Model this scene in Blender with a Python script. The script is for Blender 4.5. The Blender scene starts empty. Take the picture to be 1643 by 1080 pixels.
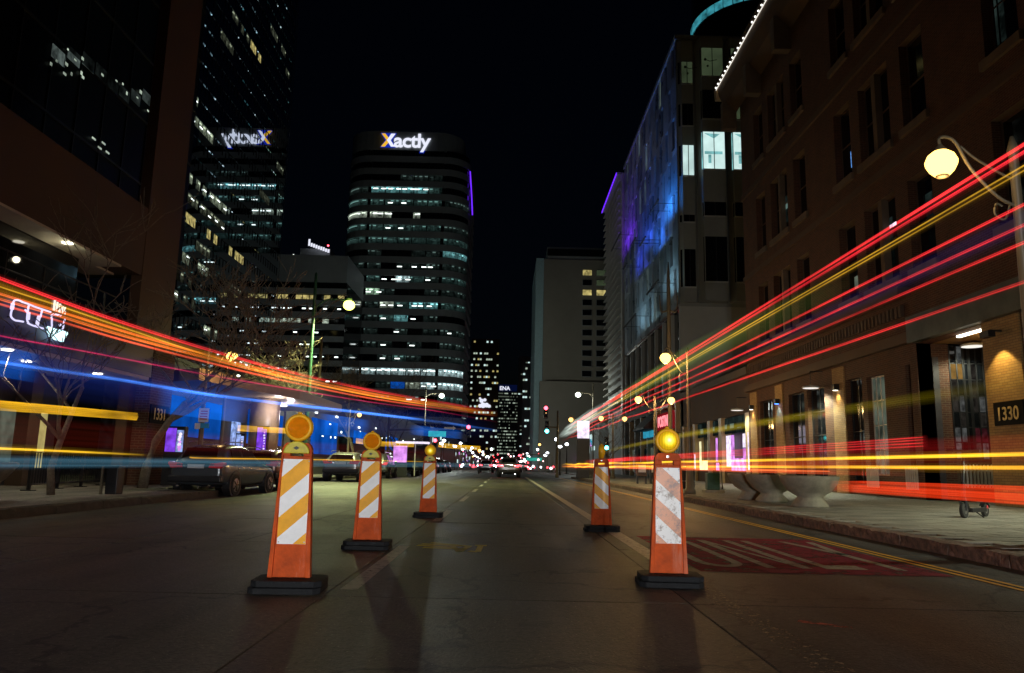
import bpy, math, random
from mathutils import Vector, Matrix, noise as mnoise
R = math.radians
S = bpy.context.scene
COL = S.collection
random.seed(11)

# ------------------------------------------------------------------ camera
cam_data = bpy.data.cameras.new('camera')
cam_data.sensor_width = 36.0
cam_data.lens = 36.0 * 1227.0 / 1643.0
cam_data.clip_start, cam_data.clip_end = 0.05, 4000.0
cam = bpy.data.objects.new('camera', cam_data)
COL.objects.link(cam)
PITCH, YAW, ROLL = R(9.58), R(0.155), R(1.3)
fw = Vector((math.sin(YAW) * math.cos(PITCH), math.cos(YAW) * math.cos(PITCH), math.sin(PITCH)))
rt = Vector((math.cos(YAW), -math.sin(YAW), 0.0))
up = rt.cross(fw)
rt2 = rt * math.cos(ROLL) + up * math.sin(ROLL)
up2 = up * math.cos(ROLL) - rt * math.sin(ROLL)
rot = Matrix((rt2, up2, -fw)).transposed().to_4x4()
cam.matrix_world = Matrix.Translation((0, 0, 0.95)) @ rot
S.camera = cam

# ------------------------------------------------------------------ world (night sky)
world = bpy.data.worlds.new('World')
S.world = world
world.use_nodes = True
wt = world.node_tree
bg = wt.nodes['Background']
sky = wt.nodes.new('ShaderNodeTexSky')
sky.sky_type = 'NISHITA'
sky.sun_disc = False
sky.sun_elevation = R(2.0)
sky.sun_rotation = R(180.0)
tint = wt.nodes.new('ShaderNodeMix')
tint.data_type = 'RGBA'
tint.blend_type = 'MULTIPLY'
tint.inputs[0].default_value = 1.0
tint.inputs[7].default_value = (0.30, 0.45, 1.0, 1.0)
wt.links.new(sky.outputs[0], tint.inputs[6])
wt.links.new(tint.outputs[2], bg.inputs[0])
bg.inputs[1].default_value = 0.0013

# ------------------------------------------------------------------ exposure / render
S.view_settings.view_transform = 'Standard'
S.view_settings.look = 'None'
S.view_settings.exposure = 0.0
S.view_settings.gamma = 1.0
S.view_settings.use_curve_mapping = False
S.render.engine = 'CYCLES'
S.cycles.use_denoising = True
S.cycles.max_bounces = 5
S.cycles.diffuse_bounces = 2
S.cycles.glossy_bounces = 3
S.cycles.transmission_bounces = 3
S.cycles.transparent_max_bounces = 320
S.cycles.sample_clamp_indirect = 4.0
S.cycles.caustics_reflective = False
S.cycles.caustics_refractive = False


# ================================================================== helpers
ORG = {}


def link(o):
    COL.objects.link(o)
    return o


def thing(name, label, cat, loc=(0, 0, 0), group=None):
    o = link(bpy.data.objects.new(name, None))
    o.empty_display_size = 0.2
    o.location = loc
    ORG[o] = Vector(loc)
    o['label'] = label
    o['category'] = cat
    if group:
        o['group'] = group
    return o


def tag(o, label, cat, group=None):
    o['label'] = label
    o['category'] = cat
    if group:
        o['group'] = group
    return o


def dup(root, loc, rz=0.0, label=None):
    r = link(root.copy())
    r.location = loc
    r.rotation_euler = (0, 0, rz)
    if label:
        r['label'] = label
    for ch in list(root.children):
        c = link(ch.copy())
        c.parent = r
        for g in list(ch.children):
            d = link(g.copy())
            d.parent = c
    return r


class MB:
    def __init__(self):
        self.v, self.f = [], []

    def add(self, vs, fs):
        n = len(self.v)
        self.v += [tuple(p) for p in vs]
        self.f += [tuple(i + n for i in q) for q in fs]
        return self

    def box(self, x0, x1, y0, y1, z0, z1):
        return self.add([(x0, y0, z0), (x1, y0, z0), (x1, y1, z0), (x0, y1, z0), (x0, y0, z1), (x1, y0, z1), (x1, y1, z1), (x0, y1, z1)],
                        [(0, 3, 2, 1), (4, 5, 6, 7), (0, 1, 5, 4), (1, 2, 6, 5), (2, 3, 7, 6), (3, 0, 4, 7)])

    def hexa(self, p):
        return self.add(p, [(0, 3, 2, 1), (4, 5, 6, 7), (0, 1, 5, 4), (1, 2, 6, 5), (2, 3, 7, 6), (3, 0, 4, 7)])

    def prism(self, poly, axis, a, b):
        n = len(poly)
        def P(q, t):
            if axis == 'x':
                return (t, q[0], q[1])
            if axis == 'y':
                return (q[0], t, q[1])
            return (q[0], q[1], t)
        vs = [P(q, a) for q in poly] + [P(q, b) for q in poly]
        fs = [tuple(range(n))[::-1], tuple(range(n, 2 * n))]
        fs += [(i, (i + 1) % n, (i + 1) % n + n, i + n) for i in range(n)]
        return self.add(vs, fs)

    def tube(self, pts, rad, n=8, cap=True):
        pts = [Vector(p) for p in pts]
        k = len(pts)
        rr = rad if isinstance(rad, (list, tuple)) else [rad] * k
        vs, fs = [], []
        ref = Vector((0, 0, 1))
        for i, p in enumerate(pts):
            t = (pts[min(i + 1, k - 1)] - pts[max(i - 1, 0)])
            if t.length < 1e-9:
                t = Vector((0, 0, 1))
            t.normalize()
            a = ref if abs(t.dot(ref)) < 0.95 else Vector((1, 0, 0))
            u = t.cross(a).normalized()
            w = u.cross(t)
            for j in range(n):
                an = 2 * math.pi * j / n
                vs.append(p + (u * math.cos(an) + w * math.sin(an)) * rr[i])
        for i in range(k - 1):
            for j in range(n):
                fs.append((i * n + j, i * n + (j + 1) % n, (i + 1) * n + (j + 1) % n, (i + 1) * n + j))
        if cap:
            fs.append(tuple(range(n))[::-1])
            fs.append(tuple(range((k - 1) * n, k * n)))
        return self.add(vs, fs)

    def lathe(self, c, prof, n=20, axis='z'):
        vs, fs = [], []
        for r, h in prof:
            for j in range(n):
                an = 2 * math.pi * j / n
                a, b = r * math.cos(an), r * math.sin(an)
                if axis == 'z':
                    q = (a, b, h)
                elif axis == 'y':
                    q = (a, h, b)
                else:
                    q = (h, a, b)
                vs.append((c[0] + q[0], c[1] + q[1], c[2] + q[2]))
        k = len(prof)
        for i in range(k - 1):
            for j in range(n):
                fs.append((i * n + j, i * n + (j + 1) % n, (i + 1) * n + (j + 1) % n, (i + 1) * n + j))
        fs.append(tuple(range(n))[::-1])
        fs.append(tuple(range((k - 1) * n, k * n)))
        return self.add(vs, fs)

    def ball(self, c, r, n=12, sz=1.0):
        m = max(5, n // 2)
        prof = [(max(1e-3, r * math.sin(math.pi * i / m)), -r * sz * math.cos(math.pi * i / m)) for i in range(m + 1)]
        return self.lathe(c, prof, n)

    def proto(self, name, mat, parent):
        return self.build(name, mat, parent, local=True)

    def build(self, name, mat, parent=None, smooth=False, bevel=0.0, label=None, kind=None, local=False):
        off = ORG.get(parent, Vector((0, 0, 0))) if parent is not None and not local else Vector((0, 0, 0))
        me = bpy.data.meshes.new(name)
        me.from_pydata([tuple(Vector(p) - off) for p in self.v], [], self.f)
        me.materials.append(mat)
        me.validate()
        me.update()
        o = link(bpy.data.objects.new(name, me))
        if smooth:
            me.shade_smooth()
        if parent is not None:
            o.parent = parent
            ORG[o] = off
        if bevel:
            b = o.modifiers.new('bevel', 'BEVEL')
            b.width = bevel
            b.segments = 2
            b.limit_method = 'ANGLE'
        if label:
            o['label'] = label
        if kind:
            o['kind'] = kind
        return o


def inst(src, name, loc, parent, rz=0.0, scale=None):
    """another piece that shares src's mesh; loc is local to the parent"""
    o = link(bpy.data.objects.new(name, src.data if hasattr(src, 'data') else src))
    o.parent = parent
    o.location = loc
    o.rotation_euler = (0, 0, rz)
    if scale:
        o.scale = scale
    return o


def text(name, body, size, mat, parent, org, right, upv, depth=0.03, fat=0.0, spacing=1.0, sx=1.0, label=None):
    cu = bpy.data.curves.new(name, 'FONT')
    cu.body = body
    cu.size = size
    cu.extrude = depth
    cu.offset = fat
    cu.space_character = spacing
    cu.resolution_u = 4
    tmp = link(bpy.data.objects.new(name, cu))
    bpy.context.view_layer.update()
    me = bpy.data.meshes.new_from_object(tmp.evaluated_get(bpy.context.evaluated_depsgraph_get()))
    bpy.data.objects.remove(tmp)
    bpy.data.curves.remove(cu)
    r, u = Vector(right).normalized(), Vector(upv).normalized()
    nn = r.cross(u)
    off = ORG.get(parent, Vector((0, 0, 0)))
    for v in me.vertices:
        c = v.co
        v.co = Vector(org) + r * c.x * sx + u * c.y + nn * (c.z + depth) - off
    me.materials.clear()
    me.materials.append(mat)
    me.update()
    o = link(bpy.data.objects.new(name, me))
    o.parent = parent
    ORG[o] = off
    if label:
        o['label'] = label
    return o


def smooth_path(pts, sub=6):
    P = [Vector(p) for p in pts]
    out = []
    for i in range(len(P) - 1):
        p0, p1, p2, p3 = P[max(i - 1, 0)], P[i], P[i + 1], P[min(i + 2, len(P) - 1)]
        for k in range(sub):
            t = k / sub
            out.append(0.5 * ((2 * p1) + (p2 - p0) * t + (2 * p0 - 5 * p1 + 4 * p2 - p3) * t * t + (3 * p1 - p0 - 3 * p2 + p3) * t ** 3))
    out.append(P[-1])
    return out


# ------------------------------------------------------------------ materials
def new_mat(name):
    m = bpy.data.materials.new(name)
    m.use_nodes = True
    nt = m.node_tree
    return m, nt, nt.nodes['Principled BSDF']


def node(nt, t, **kw):
    n = nt.nodes.new(t)
    for k, v in kw.items():
        setattr(n, k, v)
    return n


def ramp(nt, stops):
    n = nt.nodes.new('ShaderNodeValToRGB')
    cr = n.color_ramp
    while len(cr.elements) > 1:
        cr.elements.remove(cr.elements[-1])
    cr.elements[0].position, cr.elements[0].color = stops[0][0], (*stops[0][1], 1)
    for p, c in stops[1:]:
        e = cr.elements.new(p)
        e.color = (*c, 1)
    return n


def mat(name, col, rough=0.6, metal=0.0, var=0.35, scale=3.0, bump=0.0, bscale=40.0, spec=0.5, ior=None, rnd=0.0, stretch=None):
    m, nt, p = new_mat(name)
    tc = node(nt, 'ShaderNodeTexCoord')
    no = node(nt, 'ShaderNodeTexNoise')
    no.inputs['Scale'].default_value = scale
    no.inputs['Detail'].default_value = 6
    no.inputs['Roughness'].default_value = 0.65
    src = tc.outputs['Object']
    if stretch:
        mp = node(nt, 'ShaderNodeMapping')
        mp.inputs['Scale'].default_value = stretch
        nt.links.new(src, mp.inputs['Vector'])
        src = mp.outputs[0]
    nt.links.new(src, no.inputs['Vector'])
    lo = tuple(max(0, c * (1 - var)) for c in col)
    hi = tuple(min(1, c * (1 + var)) for c in col)
    rp = ramp(nt, [(0.3, lo), (0.7, hi)])
    nt.links.new(no.outputs['Fac'], rp.inputs[0])
    out = rp.outputs[0]
    if rnd:
        oi = node(nt, 'ShaderNodeObjectInfo')
        mr = node(nt, 'ShaderNodeMapRange')
        mr.inputs[3].default_value = 1 - rnd
        mr.inputs[4].default_value = 1 + rnd
        nt.links.new(oi.outputs['Random'], mr.inputs[0])
        mx = node(nt, 'ShaderNodeVectorMath', operation='SCALE')
        nt.links.new(out, mx.inputs[0])
        nt.links.new(mr.outputs[0], mx.inputs['Scale'])
        out = mx.outputs[0]
    nt.links.new(out, p.inputs['Base Color'])
    rr = node(nt, 'ShaderNodeMapRange')
    rr.inputs[3].default_value = max(0.0, rough - 0.12 * (var > 0.1))
    rr.inputs[4].default_value = min(1.0, rough + 0.12 * (var > 0.1))
    nt.links.new(no.outputs['Fac'], rr.inputs[0])
    nt.links.new(rr.outputs[0], p.inputs['Roughness'])
    p.inputs['Metallic'].default_value = metal
    p.inputs['Specular IOR Level'].default_value = spec
    if ior:
        p.inputs['IOR'].default_value = ior
    if bump:
        n2 = node(nt, 'ShaderNodeTexNoise')
        n2.inputs['Scale'].default_value = bscale
        n2.inputs['Detail'].default_value = 5
        nt.links.new(src, n2.inputs['Vector'])
        b = node(nt, 'ShaderNodeBump')
        b.inputs['Strength'].default_value = bump
        b.inputs['Distance'].default_value = 0.02
        nt.links.new(n2.outputs['Fac'], b.inputs['Height'])
        nt.links.new(b.outputs[0], p.inputs['Normal'])
    return m


def emi(name, col, strength=1.0, var=0.0, scale=2.0, stretch=None):
    m = bpy.data.materials.new(name)
    m.use_nodes = True
    nt = m.node_tree
    nt.nodes.remove(nt.nodes['Principled BSDF'])
    e = node(nt, 'ShaderNodeEmission')
    e.inputs[0].default_value = (*col, 1)
    e.inputs[1].default_value = strength
    nt.links.new(e.outputs[0], nt.nodes['Material Output'].inputs[0])
    if var:
        tc = node(nt, 'ShaderNodeTexCoord')
        src = tc.outputs['Object']
        if stretch:
            mp = node(nt, 'ShaderNodeMapping')
            mp.inputs['Scale'].default_value = stretch
            nt.links.new(src, mp.inputs['Vector'])
            src = mp.outputs[0]
        no = node(nt, 'ShaderNodeTexNoise')
        no.inputs['Scale'].default_value = scale
        no.inputs['Detail'].default_value = 3
        nt.links.new(src, no.inputs['Vector'])
        mr = node(nt, 'ShaderNodeMapRange')
        mr.inputs[1].default_value = 0.3
        mr.inputs[2].default_value = 0.7
        mr.inputs[3].default_value = strength * (1 - var)
        mr.inputs[4].default_value = strength * (1 + var)
        nt.links.new(no.outputs['Fac'], mr.inputs[0])
        nt.links.new(mr.outputs[0], e.inputs[1])
    return m


def office(name, col, strength, fp=3.575, z0=74.7, wide=1.5, light=1.0):
    """lit office seen through the glass: ceiling bays, partitions and blinds as a flat picture on the lit pane"""
    m = bpy.data.materials.new(name)
    m.use_nodes = True
    nt = m.node_tree
    nt.nodes.remove(nt.nodes['Principled BSDF'])
    L = nt.links.new
    def mth(op, a, b=None, c=None):
        n = node(nt, 'ShaderNodeMath', operation=op)
        for i, v in enumerate((a, b, c)):
            if v is None:
                continue
            if isinstance(v, (int, float)):
                n.inputs[i].default_value = v
            else:
                L(v, n.inputs[i])
        return n.outputs[0]
    geo = node(nt, 'ShaderNodeNewGeometry')
    sp = node(nt, 'ShaderNodeSeparateXYZ')
    L(geo.outputs['Position'], sp.inputs[0])
    u = mth('ADD', sp.outputs[0], sp.outputs[1])
    v = mth('FRACT', mth('ADD', mth('DIVIDE', mth('SUBTRACT', sp.outputs[2], z0), fp), 0.5))
    cb = node(nt, 'ShaderNodeCombineXYZ')
    L(mth('MULTIPLY', u, 1.1), cb.inputs[0])
    L(mth('MULTIPLY', sp.outputs[2], 0.9), cb.inputs[1])
    no = node(nt, 'ShaderNodeTexNoise')
    no.inputs['Scale'].default_value = 1.0
    no.inputs['Detail'].default_value = 4
    no.inputs['Roughness'].default_value = 0.7
    L(cb.outputs[0], no.inputs['Vector'])
    clutter = mth('MULTIPLY_ADD', mth('SUBTRACT', no.outputs['Fac'], 0.35), 3.0, 0.0)
    cell = node(nt, 'ShaderNodeTexWhiteNoise', noise_dimensions='2D')
    c2 = node(nt, 'ShaderNodeCombineXYZ')
    L(mth('FLOOR', mth('DIVIDE', u, wide)), c2.inputs[0])
    L(mth('FLOOR', mth('DIVIDE', sp.outputs[2], fp)), c2.inputs[1])
    L(c2.outputs[0], cell.inputs['Vector'])
    # ceiling brighter than the desks, one fitting in some bays
    top = mth('MULTIPLY_ADD', v, 1.3, -0.1)
    fu = mth('FRACT', mth('DIVIDE', u, wide))
    fit = mth('MULTIPLY', mth('MULTIPLY', mth('LESS_THAN', mth('ABSOLUTE', mth('SUBTRACT', fu, 0.5)), 0.27), mth('LESS_THAN', mth('ABSOLUTE', mth('SUBTRACT', v, 0.64)), 0.045)), mth('GREATER_THAN', cell.outputs['Value'], 0.45))
    tot = mth('MULTIPLY', mth('MULTIPLY', mth('MAXIMUM', clutter, 0.08), mth('MULTIPLY_ADD', cell.outputs['Value'], 0.8, 0.5)), mth('MAXIMUM', top, 0.12))
    mull = mth('GREATER_THAN', fu, 0.05)
    s_ = mth('MULTIPLY', mth('MULTIPLY', mth('ADD', tot, mth('MULTIPLY', fit, 1.6 * light)), mull), strength)
    e = node(nt, 'ShaderNodeEmission')
    e.inputs[0].default_value = (*col, 1)
    L(s_, e.inputs[1])
    L(e.outputs[0], nt.nodes['Material Output'].inputs[0])
    return m


def lit_lens(name, base, core, cx, cz, spread):
    m = bpy.data.materials.new(name)
    m.use_nodes = True
    nt = m.node_tree
    nt.nodes.remove(nt.nodes['Principled BSDF'])
    tc = node(nt, 'ShaderNodeTexCoord')
    mp = node(nt, 'ShaderNodeMapping')
    mp.inputs['Location'].default_value = (-cx, 0, -cz)
    nt.links.new(tc.outputs['Object'], mp.inputs[0])
    sx = node(nt, 'ShaderNodeSeparateXYZ')
    nt.links.new(mp.outputs[0], sx.inputs[0])
    cb = node(nt, 'ShaderNodeCombineXYZ')
    nt.links.new(sx.outputs[0], cb.inputs[0])
    nt.links.new(sx.outputs[2], cb.inputs[1])
    ln = node(nt, 'ShaderNodeVectorMath', operation='LENGTH')
    nt.links.new(cb.outputs[0], ln.inputs[0])
    rp = ramp(nt, [(0.0, (1.0, 0.95, 0.5)), (0.25, (1.0, 0.82, 0.12)), (0.6, (1.0, 0.66, 0.015)), (1.0, (0.8, 0.42, 0.008))])
    mr = node(nt, 'ShaderNodeMapRange')
    mr.inputs[2].default_value = spread
    nt.links.new(ln.outputs['Value'], mr.inputs[0])
    nt.links.new(mr.outputs[0], rp.inputs[0])
    st = node(nt, 'ShaderNodeMapRange')
    st.inputs[2].default_value = spread * 0.75
    st.inputs[3].default_value, st.inputs[4].default_value = core, base
    nt.links.new(ln.outputs['Value'], st.inputs[0])
    wv = node(nt, 'ShaderNodeMath', operation='SINE')
    mu = node(nt, 'ShaderNodeMath', operation='MULTIPLY')
    mu.inputs[1].default_value = 480.0
    nt.links.new(sx.outputs[0], mu.inputs[0])
    nt.links.new(mu.outputs[0], wv.inputs[0])
    ma = node(nt, 'ShaderNodeMath', operation='MULTIPLY_ADD')
    ma.inputs[1].default_value, ma.inputs[2].default_value = 0.22, 0.85
    nt.links.new(wv.outputs[0], ma.inputs[0])
    m3 = node(nt, 'ShaderNodeMath', operation='MULTIPLY')
    nt.links.new(ma.outputs[0], m3.inputs[0])
    nt.links.new(st.outputs[0], m3.inputs[1])
    e = node(nt, 'ShaderNodeEmission')
    nt.links.new(rp.outputs[0], e.inputs[0])
    nt.links.new(m3.outputs[0], e.inputs[1])
    nt.links.new(e.outputs[0], nt.nodes['Material Output'].inputs[0])
    return m


def add_light(name, col, strength, streak=None):
    """light hanging in the air adds to what lies behind it and blocks nothing; the mesh attribute 'fade' lets it die away along its length"""
    m = bpy.data.materials.new(name)
    m.use_nodes = True
    nt = m.node_tree
    nt.nodes.remove(nt.nodes['Principled BSDF'])
    e = node(nt, 'ShaderNodeEmission')
    e.inputs[0].default_value = (*col, 1)
    at = node(nt, 'ShaderNodeAttribute', attribute_name='fade')
    mu = node(nt, 'ShaderNodeMath', operation='MULTIPLY')
    mu.inputs[1].default_value = strength
    nt.links.new(at.outputs['Fac'], mu.inputs[0])
    out = mu.outputs[0]
    if streak:
        tc = node(nt, 'ShaderNodeTexCoord')
        mp = node(nt, 'ShaderNodeMapping')
        mp.inputs['Scale'].default_value = streak
        no = node(nt, 'ShaderNodeTexNoise')
        no.inputs['Scale'].default_value = 1.0
        no.inputs['Detail'].default_value = 5
        mr = node(nt, 'ShaderNodeMapRange')
        mr.inputs[1].default_value = 0.3
        mr.inputs[2].default_value = 0.7
        mr.inputs[3].default_value = 0.25
        mr.inputs[4].default_value = 1.6
        nt.links.new(tc.outputs['Object'], mp.inputs[0])
        nt.links.new(mp.outputs[0], no.inputs['Vector'])
        nt.links.new(no.outputs['Fac'], mr.inputs[0])
        m2 = node(nt, 'ShaderNodeMath', operation='MULTIPLY')
        nt.links.new(out, m2.inputs[0])
        nt.links.new(mr.outputs[0], m2.inputs[1])
        out = m2.outputs[0]
    nt.links.new(out, e.inputs[1])
    t = node(nt, 'ShaderNodeBsdfTransparent')
    ad = node(nt, 'ShaderNodeAddShader')
    nt.links.new(e.outputs[0], ad.inputs[0])
    nt.links.new(t.outputs[0], ad.inputs[1])
    nt.links.new(ad.outputs[0], nt.nodes['Material Output'].inputs[0])
    return m


def set_fade(o, vals):
    at = o.data.attributes.new('fade', 'FLOAT', 'POINT')
    at.data.foreach_set('value', vals)


def brick_mat(name, c1, c2, mortar, w=0.24, h=0.075, rough=0.8):
    m, nt, p = new_mat(name)
    tc = node(nt, 'ShaderNodeTexCoord')
    sp = node(nt, 'ShaderNodeSeparateXYZ')
    nt.links.new(tc.outputs['Object'], sp.inputs[0])
    ad = node(nt, 'ShaderNodeMath', operation='ADD')
    nt.links.new(sp.outputs[0], ad.inputs[0])
    nt.links.new(sp.outputs[1], ad.inputs[1])
    cb = node(nt, 'ShaderNodeCombineXYZ')
    nt.links.new(ad.outputs[0], cb.inputs[0])
    nt.links.new(sp.outputs[2], cb.inputs[1])
    br = node(nt, 'ShaderNodeTexBrick')
    br.inputs['Color1'].default_value = (*c1, 1)
    br.inputs['Color2'].default_value = (*c2, 1)
    br.inputs['Mortar'].default_value = (*mortar, 1)
    br.inputs['Scale'].default_value = 1.0
    br.inputs['Mortar Size'].default_value = 0.008
    br.inputs['Brick Width'].default_value = w
    br.inputs['Row Height'].default_value = h
    nt.links.new(cb.outputs[0], br.inputs['Vector'])
    no = node(nt, 'ShaderNodeTexNoise')
    no.inputs['Scale'].default_value = 1.3
    no.inputs['Detail'].default_value = 6
    nt.links.new(tc.outputs['Object'], no.inputs['Vector'])
    mr = node(nt, 'ShaderNodeMapRange')
    mr.inputs[3].default_value = 0.6
    mr.inputs[4].default_value = 1.4
    nt.links.new(no.outputs['Fac'], mr.inputs[0])
    mx = node(nt, 'ShaderNodeVectorMath', operation='SCALE')
    nt.links.new(br.outputs['Color'], mx.inputs[0])
    nt.links.new(mr.outputs[0], mx.inputs['Scale'])
    nt.links.new(mx.outputs[0], p.inputs['Base Color'])
    b = node(nt, 'ShaderNodeBump', invert=True)
    b.inputs['Strength'].default_value = 0.6
    b.inputs['Distance'].default_value = 0.012
    nt.links.new(br.outputs['Fac'], b.inputs['Height'])
    nt.links.new(b.outputs[0], p.inputs['Normal'])
    p.inputs['Roughness'].default_value = rough
    return m


def road_mat(name, col, speck=0.6, spec=0.55):
    m, nt, p = new_mat(name)
    geo = node(nt, 'ShaderNodeNewGeometry')
    big = node(nt, 'ShaderNodeTexNoise')
    big.inputs['Scale'].default_value = 0.55
    big.inputs['Detail'].default_value = 8
    big.inputs['Roughness'].default_value = 0.7
    mp = node(nt, 'ShaderNodeMapping')
    mp.inputs['Scale'].default_value = (1.0, 0.35, 1.0)
    nt.links.new(geo.outputs['Position'], mp.inputs[0])
    nt.links.new(mp.outputs[0], big.inputs['Vector'])
    rp = ramp(nt, [(0.25, tuple(c * 0.5 for c in col)), (0.5, col), (0.75, tuple(c * 1.55 for c in col))])
    nt.links.new(big.outputs['Fac'], rp.inputs[0])
    oi = node(nt, 'ShaderNodeObjectInfo')
    mr = node(nt, 'ShaderNodeMapRange')
    mr.inputs[3].default_value, mr.inputs[4].default_value = 0.82, 1.18
    nt.links.new(oi.outputs['Random'], mr.inputs[0])
    sc = node(nt, 'ShaderNodeVectorMath', operation='SCALE')
    nt.links.new(rp.outputs[0], sc.inputs[0])
    nt.links.new(mr.outputs[0], sc.inputs['Scale'])
    # wheel tracks, cracks and oil drips
    tr_ = node(nt, 'ShaderNodeTexNoise')
    tr_.inputs['Scale'].default_value = 1.0
    tr_.inputs['Detail'].default_value = 5
    mt = node(nt, 'ShaderNodeMapping')
    mt.inputs['Scale'].default_value = (1.7, 0.07, 1.0)
    nt.links.new(geo.outputs['Position'], mt.inputs[0])
    nt.links.new(mt.outputs[0], tr_.inputs['Vector'])
    vc = node(nt, 'ShaderNodeTexVoronoi', feature='DISTANCE_TO_EDGE')
    vc.inputs['Scale'].default_value = 0.42
    wob = node(nt, 'ShaderNodeTexNoise')
    wob.inputs['Scale'].default_value = 2.3
    wob.inputs['Detail'].default_value = 6
    nt.links.new(geo.outputs['Position'], wob.inputs['Vector'])
    wa = node(nt, 'ShaderNodeVectorMath', operation='MULTIPLY_ADD')
    wa.inputs[1].default_value = (0.9, 0.9, 0.9)
    nt.links.new(wob.outputs['Color'], wa.inputs[0])
    nt.links.new(geo.outputs['Position'], wa.inputs[2])
    nt.links.new(wa.outputs[0], vc.inputs['Vector'])
    ck = node(nt, 'ShaderNodeMapRange')
    ck.inputs[1].default_value, ck.inputs[2].default_value = 0.004, 0.016
    ck.inputs[3].default_value, ck.inputs[4].default_value = 0.3, 1.0
    nt.links.new(vc.outputs['Distance'], ck.inputs[0])
    oil = node(nt, 'ShaderNodeTexNoise')
    oil.inputs['Scale'].default_value = 1.6
    oil.inputs['Detail'].default_value = 3
    nt.links.new(geo.outputs['Position'], oil.inputs['Vector'])
    om = node(nt, 'ShaderNodeMapRange')
    om.inputs[1].default_value, om.inputs[2].default_value = 0.62, 0.74
    om.inputs[3].default_value, om.inputs[4].default_value = 1.0, 0.5
    nt.links.new(oil.outputs['Fac'], om.inputs[0])
    tm = node(nt, 'ShaderNodeMapRange')
    tm.inputs[1].default_value, tm.inputs[2].default_value = 0.3, 0.7
    tm.inputs[3].default_value, tm.inputs[4].default_value = 0.55, 1.5
    nt.links.new(tr_.outputs['Fac'], tm.inputs[0])
    k1 = node(nt, 'ShaderNodeMath', operation='MULTIPLY')
    nt.links.new(ck.outputs[0], k1.inputs[0])
    nt.links.new(om.outputs[0], k1.inputs[1])
    gr = node(nt, 'ShaderNodeTexNoise')
    gr.inputs['Scale'].default_value = 26
    gr.inputs['Detail'].default_value = 4
    gr.inputs['Roughness'].default_value = 0.8
    nt.links.new(geo.outputs['Position'], gr.inputs['Vector'])
    gm = node(nt, 'ShaderNodeMapRange')
    gm.inputs[1].default_value, gm.inputs[2].default_value = 0.32, 0.68
    gm.inputs[3].default_value, gm.inputs[4].default_value = 0.45, 1.6
    nt.links.new(gr.outputs['Fac'], gm.inputs[0])
    k0 = node(nt, 'ShaderNodeMath', operation='MULTIPLY')
    nt.links.new(k1.outputs[0], k0.inputs[0])
    nt.links.new(gm.outputs[0], k0.inputs[1])
    k2 = node(nt, 'ShaderNodeMath', operation='MULTIPLY')
    nt.links.new(k0.outputs[0], k2.inputs[0])
    nt.links.new(tm.outputs[0], k2.inputs[1])
    sc0 = sc
    sc = node(nt, 'ShaderNodeVectorMath', operation='SCALE')
    nt.links.new(sc0.outputs[0], sc.inputs[0])
    nt.links.new(k2.outputs[0], sc.inputs['Scale'])
    # pale aggregate, its glints painted in as bright specks
    vo = node(nt, 'ShaderNodeTexVoronoi')
    vo.inputs['Scale'].default_value = 42
    nt.links.new(geo.outputs['Position'], vo.inputs['Vector'])
    gt = node(nt, 'ShaderNodeMath', operation='LESS_THAN')
    gt.inputs[1].default_value = 0.16
    nt.links.new(vo.outputs['Distance'], gt.inputs[0])
    sx = node(nt, 'ShaderNodeSeparateColor')
    nt.links.new(vo.outputs['Color'], sx.inputs[0])
    g2 = node(nt, 'ShaderNodeMath', operation='GREATER_THAN')
    g2.inputs[1].default_value = 0.8
    nt.links.new(sx.outputs[0], g2.inputs[0])
    mu = node(nt, 'ShaderNodeMath', operation='MULTIPLY')
    nt.links.new(gt.outputs[0], mu.inputs[0])
    nt.links.new(g2.outputs[0], mu.inputs[1])
    m2 = node(nt, 'ShaderNodeMath', operation='MULTIPLY')
    m2.inputs[1].default_value = speck
    nt.links.new(mu.outputs[0], m2.inputs[0])
    mx = node(nt, 'ShaderNodeMix', data_type='RGBA')
    nt.links.new(m2.outputs[0], mx.inputs[0])
    nt.links.new(sc.outputs[0], mx.inputs[6])
    mx.inputs[7].default_value = (0.55, 0.5, 0.4, 1)
    nt.links.new(mx.outputs[2], p.inputs['Base Color'])
    # relief + worn gloss
    fine = node(nt, 'ShaderNodeTexNoise')
    fine.inputs['Scale'].default_value = 55
    fine.inputs['Detail'].default_value = 6
    nt.links.new(geo.outputs['Position'], fine.inputs['Vector'])
    mid = node(nt, 'ShaderNodeTexNoise')
    mid.inputs['Scale'].default_value = 4
    mid.inputs['Detail'].default_value = 5
    mp2 = node(nt, 'ShaderNodeMapping')
    mp2.inputs['Scale'].default_value = (1.0, 1.2, 1.0)
    nt.links.new(geo.outputs['Position'], mp2.inputs[0])
    nt.links.new(mp2.outputs[0], mid.inputs['Vector'])
    ad = node(nt, 'ShaderNodeMath', operation='MULTIPLY_ADD')
    ad.inputs[1].default_value = 0.7
    nt.links.new(mid.outputs['Fac'], ad.inputs[0])
    nt.links.new(fine.outputs['Fac'], ad.inputs[2])
    b = node(nt, 'ShaderNodeBump')
    b.inputs['Strength'].default_value = 0.8
    b.inputs['Distance'].default_value = 0.014
    nt.links.new(ad.outputs[0], b.inputs['Height'])
    nt.links.new(b.outputs[0], p.inputs['Normal'])
    r2 = node(nt, 'ShaderNodeMapRange')
    r2.inputs[1].default_value, r2.inputs[2].default_value = 0.3, 0.7
    r2.inputs[3].default_value, r2.inputs[4].default_value = 0.42, 0.66
    nt.links.new(big.outputs['Fac'], r2.inputs[0])
    nt.links.new(r2.outputs[0], p.inputs['Roughness'])
    p.inputs['Specular IOR Level'].default_value = spec
    return m


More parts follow.
